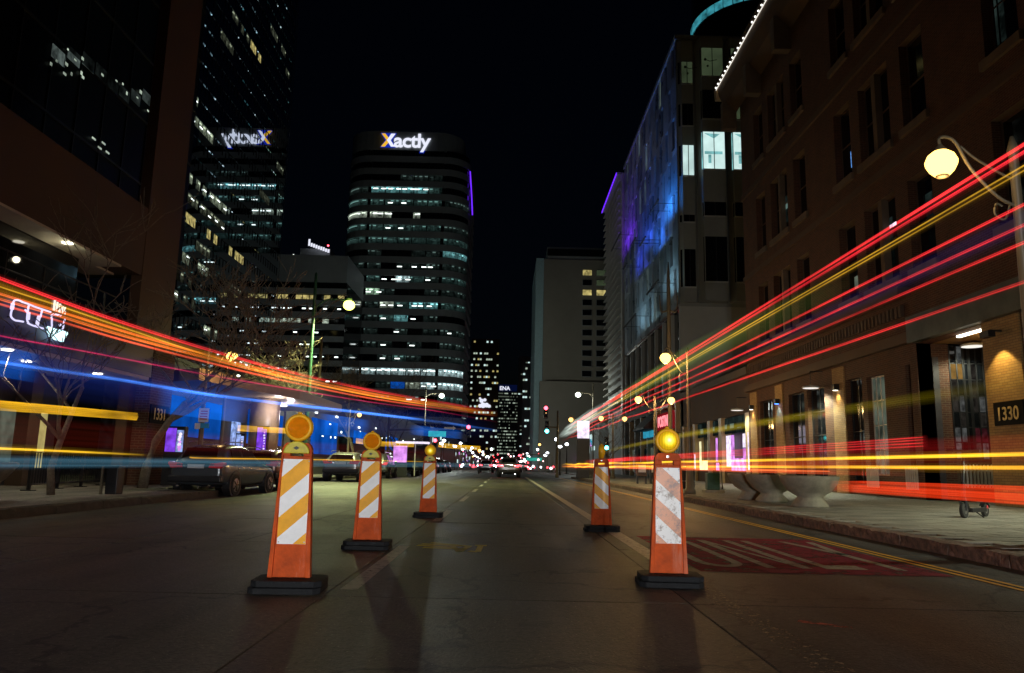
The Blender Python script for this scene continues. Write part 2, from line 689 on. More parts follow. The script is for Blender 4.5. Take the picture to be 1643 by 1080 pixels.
def worn_paint(name, col, wear=0.45, scale=9.0, rough=0.6, spec=0.5):
    """paint whose worn-through flakes are see-through to the slab below"""
    m, nt, p = new_mat(name)
    geo = node(nt, 'ShaderNodeNewGeometry')
    no = node(nt, 'ShaderNodeTexNoise')
    no.inputs['Scale'].default_value = scale
    no.inputs['Detail'].default_value = 8
    no.inputs['Roughness'].default_value = 0.75
    nt.links.new(geo.outputs['Position'], no.inputs['Vector'])
    mr = node(nt, 'ShaderNodeMapRange')
    mr.inputs[1].default_value, mr.inputs[2].default_value = wear - 0.06, wear + 0.06
    nt.links.new(no.outputs['Fac'], mr.inputs[0])
    nt.links.new(mr.outputs[0], p.inputs['Alpha'])
    rp = ramp(nt, [(0.3, tuple(c * 0.6 for c in col)), (0.75, col)])
    nt.links.new(no.outputs['Fac'], rp.inputs[0])
    nt.links.new(rp.outputs[0], p.inputs['Base Color'])
    p.inputs['Roughness'].default_value = rough
    p.inputs['Specular IOR Level'].default_value = spec
    return m


M = {}
M['slab'] = road_mat('road_concrete', (0.075, 0.066, 0.048))
M['lane'] = road_mat('bus_lane_asphalt', (0.055, 0.055, 0.055), 0.35, 0.3)
M['far_road'] = road_mat('far_road', (0.08, 0.072, 0.06), 0.2)
M['joint'] = mat('joint_tar', (0.025, 0.022, 0.018), 0.8)
M['ground'] = mat('ground_dark', (0.04, 0.038, 0.034), 0.9)
M['walk_l'] = road_mat('left_pavement_concrete', (0.2, 0.185, 0.15), 0.1)
M['paver'] = mat('paver_stone', (0.24, 0.225, 0.19), 0.55, var=0.3, scale=9, bump=0.5, bscale=45, rnd=0.3)
M['walk_r'] = mat('paver_joint_sand', (0.1, 0.09, 0.075), 0.8)
M['kerb'] = mat('kerb_sandstone', (0.13, 0.075, 0.055), 0.75, var=0.75, scale=11, bump=1.0, bscale=26, rnd=0.25)
M['kerb_l'] = mat('kerb_concrete', (0.08, 0.07, 0.055), 0.8, bump=0.4, rnd=0.2)
M['white_paint'] = worn_paint('worn_white_paint', (0.72, 0.68, 0.58), 0.40, 14)
M['letter_paint'] = worn_paint('worn_letter_paint', (0.36, 0.34, 0.3), 0.39, 7, 0.8, 0.2)
M['white_worn'] = worn_paint('ghost_white_paint', (0.42, 0.37, 0.28), 0.56, 22)
M['yellow_paint'] = worn_paint('yellow_paint', (0.9, 0.52, 0.03), 0.25, 16)
M['red_paint'] = worn_paint('red_bus_lane_paint', (0.22, 0.005, 0.034), 0.43, 4, 0.85, 0.15)
M['chalk'] = worn_paint('yellow_spray_chalk', (0.95, 0.8, 0.05), 0.24, 30)
M['pink_mark'] = worn_paint('pink_survey_mark', (0.7, 0.1, 0.07), 0.5, 18)
M['orange'] = mat('orange_plastic', (0.52, 0.075, 0.012), 0.68, var=0.35, scale=7, bump=0.15, bscale=60, spec=0.2)
M['rubber'] = mat('black_rubber', (0.009, 0.01, 0.012), 0.75, bump=0.4, bscale=50, spec=0.25)
M['sheet_white'] = mat('sheeting_white', (0.9, 0.91, 0.94), 0.4, var=0.06, scale=18, spec=0.3)
M['sheet_orange'] = mat('sheeting_orange', (0.9, 0.41, 0.006), 0.4, var=0.12, scale=14, spec=0.3)
M['sheet_old'] = None
M['amber_off'] = mat('amber_lens', (0.78, 0.27, 0.006), 0.3, var=0.2, scale=12)
M['amber_ring'] = mat('amber_housing', (0.85, 0.42, 0.012), 0.4, var=0.15, scale=20, spec=0.3)
M['batt'] = mat('yellow_battery_case', (0.55, 0.46, 0.015), 0.42, var=0.25, scale=25)
M['logo'] = mat('dark_logo', (0.03, 0.035, 0.03), 0.5)
M['bolt'] = mat('bolt_metal', (0.5, 0.5, 0.5), 0.3, metal=1.0)
M['black'] = mat('black_metal', (0.014, 0.014, 0.016), 0.45)
M['dark_glass'] = mat('dark_glass', (0.006, 0.007, 0.009), 0.06, var=0.0, spec=0.7)
M['mirror_glass'] = mat('mirror_glass', (0.006, 0.007, 0.008), 0.025, var=0.0, ior=2.4, bump=0.006, bscale=0.5)
M['matt_glass'] = mat('matt_glass', (0.003, 0.003, 0.004), 0.4, var=0.0, spec=0.12)
M['mirror_coat'] = mat('mirror_coat', (0.5, 0.56, 0.62), 0.015, metal=1.0, var=0.0, bump=0.004, bscale=0.35)
M['brick'] = brick_mat('brick_red', (0.1, 0.032, 0.011), (0.062, 0.02, 0.008), (0.13, 0.09, 0.055))
M['brick_tan'] = brick_mat('brick_tan', (0.42, 0.27, 0.11), (0.34, 0.2, 0.075), (0.2, 0.14, 0.07))
M['stone'] = mat('brown_stone', (0.1, 0.06, 0.035), 0.75, var=0.2, scale=0.8, bump=0.3, bscale=20)
M['stone_trim'] = mat('stone_trim', (0.14, 0.1, 0.065), 0.7, var=0.2, scale=2)
M['podium'] = mat('podium_granite', (0.085, 0.042, 0.018), 0.6, var=0.2, scale=0.6)
M['cream'] = mat('cream_soffit', (0.6, 0.56, 0.44), 0.7, var=0.06)
M['planter'] = mat('planter_concrete', (0.27, 0.25, 0.19), 0.7, var=0.25, scale=5, bump=0.35, bscale=40)
M['pole'] = mat('pole_paint', (0.15, 0.125, 0.08), 0.45, var=0.15)
M['pole_green'] = mat('pole_green', (0.03, 0.09, 0.06), 0.4)
M['bark'] = mat('bark', (0.2, 0.16, 0.11), 0.85, var=0.4, scale=14, bump=0.8)
M['concrete_dk'] = mat('tower_concrete', (0.28, 0.3, 0.3), 0.6, var=0.12, scale=0.3)
M['spandrel'] = mat('tower_spandrel', (0.42, 0.46, 0.47), 0.5, var=0.12, scale=0.2)
M['panel'] = mat('metal_panel', (0.4, 0.43, 0.48), 0.3, metal=0.35, var=0.35, scale=0.5, rnd=0.55)
M['panel_grey'] = mat('grey_cladding', (0.27, 0.3, 0.3), 0.5, var=0.1, scale=0.5)
M['hotel'] = mat('hotel_concrete', (0.3, 0.275, 0.225), 0.8, var=0.12, scale=0.15)
M['hotel_side'] = mat('hotel_side', (0.4, 0.58, 0.62), 0.6, var=0.1)
M['fin'] = mat('louvre_metal', (0.5, 0.47, 0.42), 0.45, var=0.08)
M['tan'] = mat('tan_render', (0.5, 0.36, 0.2), 0.4, var=0.15, scale=3)
M['canopy'] = mat('canopy_metal', (0.14, 0.15, 0.13), 0.35, metal=0.4, var=0.3, scale=1.2)
M['wood'] = mat('soffit_timber', (0.42, 0.23, 0.08), 0.5, var=0.3, scale=3, stretch=(1, 9, 1))
M['navy'] = mat('navy_fascia', (0.05, 0.05, 0.12), 0.45, var=0.15)
M['dark_wall'] = mat('dark_wall', (0.06, 0.055, 0.06), 0.6)
M['white_metal'] = mat('white_metal', (0.6, 0.58, 0.52), 0.45, var=0.12)
M['car_dark'] = mat('car_paint_dark', (0.1, 0.115, 0.13), 0.22, metal=0.4, var=0.05)
M['car_brown'] = mat('car_paint_brown', (0.2, 0.13, 0.11), 0.22, metal=0.5, var=0.05)
M['car_silver'] = mat('car_paint_silver', (0.35, 0.35, 0.36), 0.25, metal=0.6, var=0.05)
M['tyre'] = mat('tyre', (0.02, 0.02, 0.02), 0.8)
M['rim'] = mat('rim', (0.3, 0.3, 0.32), 0.3, metal=0.9)
M['tail'] = mat('tail_lens', (0.85, 0.03, 0.035), 0.12, var=0.05)
M['chrome'] = mat('chrome', (0.75, 0.75, 0.75), 0.12, metal=1.0, var=0.0)
M['plate'] = mat('licence_plate', (0.6, 0.62, 0.64), 0.4, var=0.05)
M['sign_white'] = mat('sign_white', (0.75, 0.72, 0.8), 0.4, var=0.05)
M['sign_red'] = mat('sign_red_print', (0.5, 0.05, 0.06), 0.4, var=0.05)
M['plaque'] = mat('plaque_black', (0.006, 0.006, 0.007), 0.7, spec=0.1)
M['gold'] = mat('gold_letter', (0.55, 0.42, 0.16), 0.35, metal=0.5)

E_ = {}
E_['sodium'] = emi('sodium_globe', (1.0, 0.6, 0.13), 4.5)
E_['sodium_far'] = emi('sodium_globe_far', (1.0, 0.55, 0.15), 3.2)
E_['led_white'] = emi('led_lens', (0.9, 1.0, 0.8), 8)
E_['led_green'] = emi('vapour_lens', (0.95, 1.0, 0.16), 5.5)
E_['white_far'] = emi('white_far', (0.85, 0.92, 1.0), 9)
E_['pink_far'] = emi('pink_far', (1.0, 0.5, 0.5), 5)
E_['warm_win'] = emi('window_warm', (0.75, 0.62, 0.22), 0.5, 0.7, 1.4)
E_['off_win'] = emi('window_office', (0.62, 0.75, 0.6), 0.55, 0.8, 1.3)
E_['r_off'] = office('office_cool', (0.66, 0.78, 0.62), 0.95)
E_['m_off'] = office('office_mirror', (0.66, 0.78, 0.55), 0.8, 3.26, 32.35, 1.55, 0.6)
E_['m_dim'] = office('office_mirror_dim', (0.55, 0.62, 0.42), 0.24, 3.26, 32.35, 1.55, 1.5)
E_['off_win2'] = emi('window_office_dim', (0.5, 0.6, 0.45), 0.14, 0.8, 1.3)
E_['teal_win'] = emi('window_teal', (0.22, 0.55, 0.56), 0.75, 0.6, 0.9)
E_['r_teal'] = office('office_teal', (0.22, 0.6, 0.62), 1.2)
E_['teal_dim'] = office('office_teal_dim', (0.2, 0.42, 0.38), 0.26, light=1.4)
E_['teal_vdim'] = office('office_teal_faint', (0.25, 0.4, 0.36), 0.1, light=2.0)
E_['bright_win'] = office('office_bright', (0.62, 0.88, 0.9), 1.7, light=0.8)
E_['green_win'] = office('office_green', (0.6, 0.95, 0.65), 1.4)
E_['white_win'] = emi('window_white', (0.62, 0.85, 0.82), 1.0, 0.25, 0.5)
E_['olive_win'] = emi('window_olive', (0.3, 0.42, 0.22), 0.09, 0.4, 0.5)
E_['blue_glow'] = emi('glow_blue', (0.004, 0.09, 0.5), 0.62, 0.5, 0.6)
E_['fixture'] = emi('ceiling_fixture', (0.9, 1.0, 0.95), 2.4)
E_['logo_white'] = emi('sign_letters', (0.84, 0.86, 1.0), 1.0)
E_['logo_gold'] = emi('sign_letter_gold', (1.0, 0.55, 0.03), 0.9)
E_['logo_halo'] = emi('sign_halo', (0.01, 0.04, 0.7), 0.55)
E_['purple'] = emi('purple_led', (0.14, 0.02, 1.0), 1.6)
E_['blue_led'] = emi('blue_led', (0.02, 0.12, 1.0), 14)
E_['red_sig'] = emi('signal_red', (1.0, 0.06, 0.09), 10)
E_['teal_sig'] = emi('signal_green', (0.08, 0.85, 0.85), 14)
E_['amber_sig'] = emi('signal_hand', (1.0, 0.35, 0.1), 6)
E_['green_sign'] = emi('street_sign_green', (0.05, 0.55, 0.42), 0.6, 0.3, 3)
E_['neon'] = emi('neon_tube', (0.72, 0.68, 1.0), 1.15)
E_['neon_bulb'] = emi('neon_bulb', (0.62, 0.95, 1.0), 2.0)
E_['screen_purple'] = emi('screen_purple', (0.22, 0.06, 0.85), 0.8, 0.7, 3.0)
E_['screen_white'] = emi('screen_white', (0.9, 0.8, 1.0), 1.1, 0.3, 4.0)
E_['screen_pink'] = emi('screen_pink', (0.75, 0.3, 0.9), 0.95, 0.5, 2.0)
E_['screen_yel'] = emi('screen_yellow', (1.0, 0.95, 0.55), 1.0, 0.3, 2.0)
E_['screen_blue'] = emi('screen_blue', (0.35, 0.5, 1.0), 0.7, 0.7, 5.0)
E_['amber_on'] = lit_lens('amber_lens_lit', 0.85, 2.6, 0.012, 1.195, 0.085)
E_['amber_core'] = emi('amber_core', (1.0, 0.9, 0.35), 2.2)
E_['amber_half'] = lit_lens('amber_lens_half', 0.6, 1.7, 0.0, 1.185, 0.07)
E_['down'] = emi('downlight', (1.0, 0.93, 0.75), 5)
E_['disc'] = emi('disc_lamp', (1.0, 0.95, 0.85), 1.0)
E_['postnet'] = emi('red_sign_letters', (1.0, 0.25, 0.28), 1.5)
E_['postnet_bg'] = emi('red_sign_field', (0.28, 0.01, 0.015), 0.6)
E_['string'] = emi('string_bulb', (1.0, 0.98, 0.9), 2.2)
E_['blue_tel'] = emi('blue_telly', (0.15, 0.4, 1.0), 0.8, 0.6, 8)
E_['cyan_aw'] = emi('cyan_window', (0.05, 0.5, 0.75), 0.55, 0.4, 1.0)
E_['head'] = emi('fill_headlamp', (1.0, 0.97, 0.9), 14)
E_['tail_on'] = emi('tail_lamp_on', (1.0, 0.06, 0.08), 5)


def scuffed(m, col, stretch, lo, hi, scale=6.0):
    nt = m.node_tree
    p = nt.nodes['Principled BSDF']
    src = p.inputs['Base Color'].links[0].from_socket
    tc = node(nt, 'ShaderNodeTexCoord')
    mp = node(nt, 'ShaderNodeMapping')
    mp.inputs['Scale'].default_value = stretch
    oi = node(nt, 'ShaderNodeObjectInfo')
    nt.links.new(oi.outputs['Location'], mp.inputs['Location'])
    nt.links.new(tc.outputs['Object'], mp.inputs['Vector'])
    no = node(nt, 'ShaderNodeTexNoise')
    no.inputs['Scale'].default_value = scale
    no.inputs['Detail'].default_value = 9
    no.inputs['Roughness'].default_value = 0.75
    nt.links.new(mp.outputs[0], no.inputs['Vector'])
    mr = node(nt, 'ShaderNodeMapRange')
    mr.inputs[1].default_value, mr.inputs[2].default_value = lo, hi
    mr.inputs[4].default_value = 0.75
    nt.links.new(no.outputs['Fac'], mr.inputs[0])
    mx = node(nt, 'ShaderNodeMix', data_type='RGBA')
    nt.links.new(mr.outputs[0], mx.inputs[0])
    nt.links.new(src, mx.inputs[6])
    mx.inputs[7].default_value = (*col, 1)
    nt.links.new(mx.outputs[2], p.inputs['Base Color'])


scuffed(M['orange'], (0.62, 0.25, 0.17), (1.0, 1.0, 0.16), 0.54, 0.74)
scuffed(M['orange'], (0.1, 0.03, 0.015), (1.0, 1.0, 1.0), 0.62, 0.78, 4.0)
scuffed(M['sheet_white'], (0.35, 0.3, 0.25), (1.0, 1.0, 0.7), 0.66, 0.74, 14.0)
scuffed(M['sheet_orange'], (0.35, 0.13, 0.02), (1.0, 1.0, 0.7), 0.64, 0.74, 14.0)
scuffed(M['rubber'], (0.05, 0.05, 0.055), (1.0, 1.0, 3.0), 0.55, 0.7, 8.0)


# old damaged sheeting: dirt scabs with a shape of their own
def old_sheet(name, col, dirt, lo, hi):
    m, nt, p = new_mat(name)
    tc = node(nt, 'ShaderNodeTexCoord')
    no = node(nt, 'ShaderNodeTexNoise')
    no.inputs['Scale'].default_value = 9
    no.inputs['Detail'].default_value = 10
    no.inputs['Roughness'].default_value = 0.8
    nt.links.new(tc.outputs['Object'], no.inputs['Vector'])
    rp = ramp(nt, [(lo, dirt), (hi, col)])
    nt.links.new(no.outputs['Fac'], rp.inputs[0])
    nt.links.new(rp.outputs[0], p.inputs['Base Color'])
    p.inputs['Roughness'].default_value = 0.35
    return m


M['sheet_old_w'] = old_sheet('sheeting_white_scuffed', (0.74, 0.74, 0.76), (0.14, 0.08, 0.05), 0.40, 0.50)
M['sheet_old_o'] = old_sheet('sheeting_orange_scuffed', (0.62, 0.2, 0.06), (0.12, 0.04, 0.03), 0.36, 0.52)
# ================================================================== the setting
def struct(o):
    o['kind'] = 'structure'
    return o


struct(MB().box(-420, 420, -60, 1100, -0.6, -0.2).build('ground', M['ground']))

road = struct(link(bpy.data.objects.new('road', None)))
ORG[road] = Vector((0, 0, 0))
MB().box(-9.6, 5.5, -14, 66, -0.2, -0.035).build('joint_bed', M['joint'], road)
slab_cols = [(-7.42, -4.36, 'slab'), (-4.36, -1.3, 'slab'), (-1.3, 1.34, 'slab'), (1.34, 5.34, 'lane')]
JY = 5.72
slab_protos = {}
for ci, (xa, xb, mk) in enumerate(slab_cols):
    for k in range(-5, 17):
        y0 = JY + 3.6 * k
        if ci not in slab_protos:
            w, l, g = xb - xa, 3.6, 0.006
            mb = MB()
            # top with eased arrises
            e = 0.004
            mb.v += [(g, g, -0.15), (w - g, g, -0.15), (w - g, l - g, -0.15), (g, l - g, -0.15),
                     (g, g, -e), (w - g, g, -e), (w - g, l - g, -e), (g, l - g, -e),
                     (g + e, g + e, 0), (w - g - e, g + e, 0), (w - g - e, l - g - e, 0), (g + e, l - g - e, 0)]
            mb.f += [(0, 1, 5, 4), (1, 2, 6, 5), (2, 3, 7, 6), (3, 0, 4, 7), (4, 5, 9, 8), (5, 6, 10, 9), (6, 7, 11, 10), (7, 4, 8, 11), (8, 9, 10, 11)]
            slab_protos[ci] = mb.build('slab', M[mk], road)
            slab_protos[ci].location = (xa, y0, 0)
        else:
            o = inst(slab_protos[ci], 'slab', (xa, y0, random.uniform(-0.002, 0.002)), road)
bay = None
for k in range(4, 17):
    y0 = JY + 3.6 * k
    if bay is None:
        bay = MB().box(0.008, 1.75, 0.008, 3.592, -0.15, 0).build('slab', M['slab'], road)
        bay.location = (-9.18, y0, 0)
    else:
        inst(bay, 'slab', (-9.18, y0, 0), road)
struct(MB().box(-9.5, 8.0, 66.92, 900, -0.2, 0.0).build('far_road', M['far_road']))

# markings lie on the slabs (4 mm sheets)
Z1 = 0.004


def sheet(name, quads, m, z=Z1):
    mb = MB()
    for q in quads:
        mb.add([(x, y, z) for x, y in q], [tuple(range(len(q)))])
    return mb.build(name, m, road)


def strip(x, w, y0, y1):
    return [(x - w / 2, y0), (x + w / 2, y0), (x + w / 2, y1), (x - w / 2, y1)]


for k in range(8):
    y0 = 6.0 + 7.2 * k
    sheet('lane_dash', [strip(-1.17, 0.13, y0, y0 + 3.15)], M['white_paint'])
sheet('lane_line', [strip(1.62, 0.19, 7.6, 66.5)], M['white_paint'])
sheet('worn_lane_line', [strip(1.62, 0.2, 2.0, 7.4)], M['white_worn'])
sheet('yellow_line', [strip(4.40, 0.055, 3, 66.5)], M['yellow_paint'])
sheet('yellow_line', [strip(4.52, 0.055, 3, 66.5)], M['yellow_paint'])
sheet('parking_line', [strip(-4.25, 0.1, 20, 66)], M['white_worn'])
sheet('red_lane_patch', [[(1.86, 7.5), (4.28, 7.5), (4.28, 11.2), (1.86, 11.2)]], M['red_paint'])
Z2 = 0.008
L0, L1 = 7.85, 10.75          # lettering runs along the lane
ox = 1.98


def arc_strip(cx, cy, rx, ry, a0, a1, w, n=14):
    q = []
    for i in range(n):
        t0, t1 = a0 + (a1 - a0) * i / n, a0 + (a1 - a0) * (i + 1) / n
        q.append([(cx + (rx - w) * math.cos(t0), cy + (ry - w * 1.6) * math.sin(t0)), (cx + rx * math.cos(t0), cy + ry * math.sin(t0)),
                  (cx + rx * math.cos(t1), cy + ry * math.sin(t1)), (cx + (rx - w) * math.cos(t1), cy + (ry - w * 1.6) * math.sin(t1))])
    return q


w = 0.1
O = arc_strip(ox + 0.24, L0 + 0.45, 0.24, 0.45, math.pi, 2 * math.pi, w) + arc_strip(ox + 0.24, L1 - 0.45, 0.24, 0.45, 0, math.pi, w)
O += [strip(ox + w / 2, w, L0 + 0.45, L1 - 0.45), strip(ox + 0.48 - w / 2, w, L0 + 0.45, L1 - 0.45)]
sheet('letter', O, M['letter_paint'], Z2)
nx = ox + 0.62
sheet('letter', [strip(nx + w / 2, w, L0, L1), strip(nx + 0.46 - w / 2, w, L0, L1), [(nx + w, L1), (nx + w, L1 - 0.5), (nx + 0.46 - w, L0), (nx + 0.46 - w, L0 + 0.5)]], M['letter_paint'], Z2)
lx = nx + 0.6
sheet('letter', [strip(lx + w / 2, w, L0, L1), [(lx + w, L0), (lx + 0.42, L0), (lx + 0.42, L0 + 0.32), (lx + w, L0 + 0.32)]], M['letter_paint'], Z2)
yx = lx + 0.52
mid = (L0 + L1) / 2
sheet('letter', [strip(yx + 0.24, w, L0, mid), [(yx + 0.19, mid), (yx + 0.29, mid), (yx + w, L1), (yx, L1)], [(yx + 0.19, mid - 0.1), (yx + 0.29, mid - 0.1), (yx + 0.48, L1), (yx + 0.38, L1)]], M['letter_paint'], Z2)
# sprayed survey strokes in yellow and a pink dab
chalk = []
for (xa, ya, xb, yb) in [(-1.03, 9.28, -0.62, 9.13), (-1.0, 9.44, -0.5, 9.28), (-0.94, 9.05, -0.52, 8.98), (-0.9, 9.6, -0.45, 9.3), (-0.62, 9.25, -0.5, 8.7), (-0.5, 8.7, -0.42, 9.35),
                         (-0.56, 8.98, -0.44, 8.98), (-0.36, 9.4, -0.22, 9.4), (-0.29, 9.4, -0.3, 8.72), (-0.3, 8.72, -0.4, 8.78)]:
    d = Vector((xb - xa, yb - ya, 0)).normalized()
    n_ = Vector((-d.y, d.x, 0)) * 0.034
    chalk.append([(xa - n_.x, ya - n_.y * 2), (xb - n_.x, yb - n_.y * 2), (xb + n_.x, yb + n_.y * 2), (xa + n_.x, ya + n_.y * 2)])
sheet('chalk_mark', chalk, M['chalk'])
sheet('pink_mark', [[(1.88, 5.12), (2.16, 4.95), (2.18, 5.0), (1.92, 5.2)]], M['pink_mark'])
# manhole-like patch seams left lane
sheet('tar_seam', [strip(-3.1, 0.02, 9.2, 16.8)], M['joint'])

# kerbs: separate stones
def stone_mesh(l, w, h, seed, rough):
    rnd = random.Random(seed)
    mb = MB()
    nx_, ny_, nz_ = 3, 10, 3
    idx = {}
    def P(i, j, k):
        key = (i, j, k)
        if key not in idx:
            x, y, z = w * i / nx_, 0.012 + (l - 0.024) * j / ny_, h * k / nz_ - 0.0
            edge = (k == nz_) and (i == 0)
            d = rough * (2.2 if edge else 1.0)
            idx[key] = len(mb.v)
            mb.v.append((x + abs(rnd.gauss(0, d)) * (i == 0), y, z - abs(rnd.gauss(0, d)) * (k == nz_)))
        return idx[key]
    for i in range(nx_):
        for j in range(ny_):
            mb.f.append((P(i, j, nz_), P(i + 1, j, nz_), P(i + 1, j + 1, nz_), P(i, j + 1, nz_)))
    for j in range(ny_):
        for k in range(nz_):
            mb.f.append((P(0, j, k), P(0, j, k + 1), P(0, j + 1, k + 1), P(0, j + 1, k)))
            mb.f.append((P(nx_, j, k), P(nx_, j + 1, k), P(nx_, j + 1, k + 1), P(nx_, j, k + 1)))
    for i in range(nx_):
        for k in range(nz_):
            mb.f.append((P(i, 0, k), P(i + 1, 0, k), P(i + 1, 0, k + 1), P(i, 0, k + 1)))
            mb.f.append((P(i, ny_, k), P(i, ny_, k + 1), P(i + 1, ny_, k + 1), P(i + 1, ny_, k)))
    return mb


def kerb(name, x, w, l, ys, m, rough, face):
    root = struct(link(bpy.data.objects.new(name, None)))
    ORG[root] = Vector((0, 0, 0))
    protos = [stone_mesh(l, w, 0.18, s, rough).build('kerb_stone', m, root) for s in range(4)]
    for i, y in enumerate(ys):
        if i < 4:
            o = protos[i]
        else:
            o = link(bpy.data.objects.new('kerb_stone', protos[random.randrange(4)].data))
            o.parent = root
        if face > 0:
            o.location = (x, y, -0.03)
        else:
            o.location = (x, y + l, -0.03)
            o.rotation_euler = (0, 0, math.pi)
    return root


kerb('right_kerb', 5.345, 0.26, 1.15, [-2 + 1.15 * i for i in range(58)], M['kerb'], 0.006, 1)
kerb('left_kerb', -7.43, 0.2, 1.5, [-2 + 1.5 * i for i in range(14)], M['kerb_l'], 0.006, -1)
kerb('left_kerb', -9.19, 0.2, 1.5, [20.3 + 1.5 * i for i in range(31)], M['kerb_l'], 0.006, -1)
struct(MB().box(-9.4, -7.43, 18.95, 20.2, -0.03, 0.15).build('left_kerb_return', M['kerb_l']))
struct(MB().box(-13.5, -7.64, -4, 18.94, -0.15, 0.148).build('left_pavement', M['walk_l']))
struct(MB().box(-13.5, -9.4, 18.94, 72, -0.15, 0.146).build('left_pavement', M['walk_l']))
struct(MB().box(-13.5, -9.4, 72, 500, -0.15, 0.144).build('left_pavement', M['walk_l']))

# right pavement: bedding plus running-bond pavers
rw = struct(link(bpy.data.objects.new('right_pavement', None)))
ORG[rw] = Vector((0, 0, 0))
MB().box(5.61, 20, -4, 64.5, -0.15, 0.128).build('paver_bed', M['walk_r'], rw)
PW, PL = 0.62, 0.31
cells = []
for j in range(int((45 - 4) / PL)):
    y = 4 + j * PL
    for i in range(-1, 15):
        x = 5.62 + i * PW + (PW / 2 if j % 2 else 0)
        if x < 5.6 or x + PW > 13.8:
            continue
        sx = 1227 * x / max(y, 0.1)
        if sx - 1227 * 0 > 900 and y < 7:
            continue
        vis = 1 if (x / y) < 0.69 else 0
        cells.append((0 if vis else 1, y + 0.3 * x, x, y))
cells.sort()
pav = None
rest = MB()
for n_, (vis, _, x, y) in enumerate(cells):
    if n_ < 300:
        z = 0.15 + random.uniform(-0.002, 0.002)
        if pav is None:
            pav = MB().hexa([(0.006, 0.006, -0.05), (PW - 0.006, 0.006, -0.05), (PW - 0.006, PL - 0.006, -0.05), (0.006, PL - 0.006, -0.05),
                             (0.014, 0.014, 0), (PW - 0.014, 0.014, 0), (PW - 0.014, PL - 0.014, 0), (0.014, PL - 0.014, 0)]).build('paver', M['paver'], rw)
            pav.location = (x, y, z)
        else:
            inst(pav, 'paver', (x, y, z), rw)
    else:
        z = 0.149 + random.uniform(-0.003, 0.002)
        a = 0.007
        rest.hexa([(x + a, y + a, 0.1), (x + PW - a, y + a, 0.1), (x + PW - a, y + PL - a, 0.1), (x + a, y + PL - a, 0.1),
                   (x + 2 * a, y + 2 * a, z), (x + PW - 2 * a, y + 2 * a, z), (x + PW - 2 * a, y + PL - 2 * a, z), (x + 2 * a, y + PL - 2 * a, z)])
rest.build('pavers_beyond', M['paver'], rw, kind='stuff')
MB().box(5.62, 14, 45.3, 64.5, 0.1, 0.147).build('far_paving', M['paver'], rw)
struct(MB().box(8.0, 30, 64.5, 500, -0.15, 0.14).build('far_right_pavement', M['walk_l']))


# ================================================================== buildings
def wall_x(mb, xa, xb, y0, y1, z0, z1, holes):
    ys = sorted({y0, y1, *[h[0] for h in holes], *[h[1] for h in holes]})
    zs = sorted({z0, z1, *[h[2] for h in holes], *[h[3] for h in holes]})
    for a, b in zip(ys, ys[1:]):
        run = None
        for c, d in zip(zs, zs[1:]):
            my, mz = (a + b) / 2, (c + d) / 2
            hit = any(h[0] < my < h[1] and h[2] < mz < h[3] for h in holes)
            if hit:
                if run:
                    mb.box(xa, xb, a, b, *run)
                    run = None
            else:
                run = (run[0], d) if run else (c, d)
        if run:
            mb.box(xa, xb, a, b, *run)
    return mb


# ---------------------------------------------------------------- brick building on the right
bb = thing('brick_building', 'tall dark red brick building with numbered entrance and recessed windows, along the right pavement', 'building', (13.8, 20, 0))
holes, wins = [], []
for sill, top in ((7.9, 11.1), (13.0, 16.2), (18.3, 21.3)):
    for c in (40.75, 35.05, 30.3, 24.7, 20.0, 14.4, 9.7):
        holes.append((c - 0.75, c + 0.75, sill, top))
        wins.append((c - 0.75, c + 0.75, sill, top, 0))
    for c in (37.9, 27.55, 17.2, 12.0):
        holes.append((c - 1.2, c + 1.2, sill, top))
        wins.append((c - 1.2, c + 1.2, sill, top, 1))
ground_holes = [(21.9, 25.6, 0.15, 5.35), (25.75, 26.4, 0.9, 4.7), (27.9, 29.3, 0.9, 4.6), (29.7, 31.1, 0.5, 4.7), (33.3, 35.2, 0.5, 4.7), (35.6, 37.6, 0.5, 4.7), (39.9, 41.9, 0.5, 4.7)]
wall_x(MB(), 13.8, 14.3, 8, 43.9, 0.15, 23.6, holes + ground_holes).build('wall', M['brick'], bb)
MB().box(14.3, 30, 43.4, 43.9, 0.15, 23.6).build('end_wall', M['brick'], bb)
MB().box(14.3, 30, 8, 43.4, 22.9, 23.5).build('roof', M['stone'], bb)
MB().box(18.6, 18.8, 8, 43.4, 0.15, 22.9).build('inner_wall', M['dark_wall'], bb)
for (a, b, c, d, dbl) in wins:
    f = MB()
    t = 0.07
    f.box(14.08, 14.16, a, a + t, c, d).box(14.08, 14.16, b - t, b, c, d).box(14.08, 14.16, a + t, b - t, d - t, d).box(14.08, 14.16, a + t, b - t, c, c + t)
    f.box(14.08, 14.16, a + t, b - t, (c + d) / 2 - 0.03, (c + d) / 2 + 0.03)
    fr = f.build('window', M['stone'], bb)
    MB().box(14.11, 14.13, a + t, b - t, c + t, d - t).build('pane', M['dark_glass'], fr)
    if dbl:
        MB().box(13.83, 14.1, (a + b) / 2 - 0.14, (a + b) / 2 + 0.14, c, d).build('mullion', M['stone_trim'], fr)
    MB().box(13.68, 14.05, a - 0.15, b + 0.15, c - 0.28, c).build('sill', M['stone_trim'], fr)
for z in (11.9, 16.9):
    MB().box(13.7, 13.8, 8, 43.9, z, z + 0.28).build('band_course', M['stone'], bb)
MB().box(13.55, 13.8, 25.7, 43.9, 5.4, 5.75).box(13.35, 13.8, 25.7, 43.9, 7.05, 7.35).build('belt_cornice', M['stone'], bb)
den = None
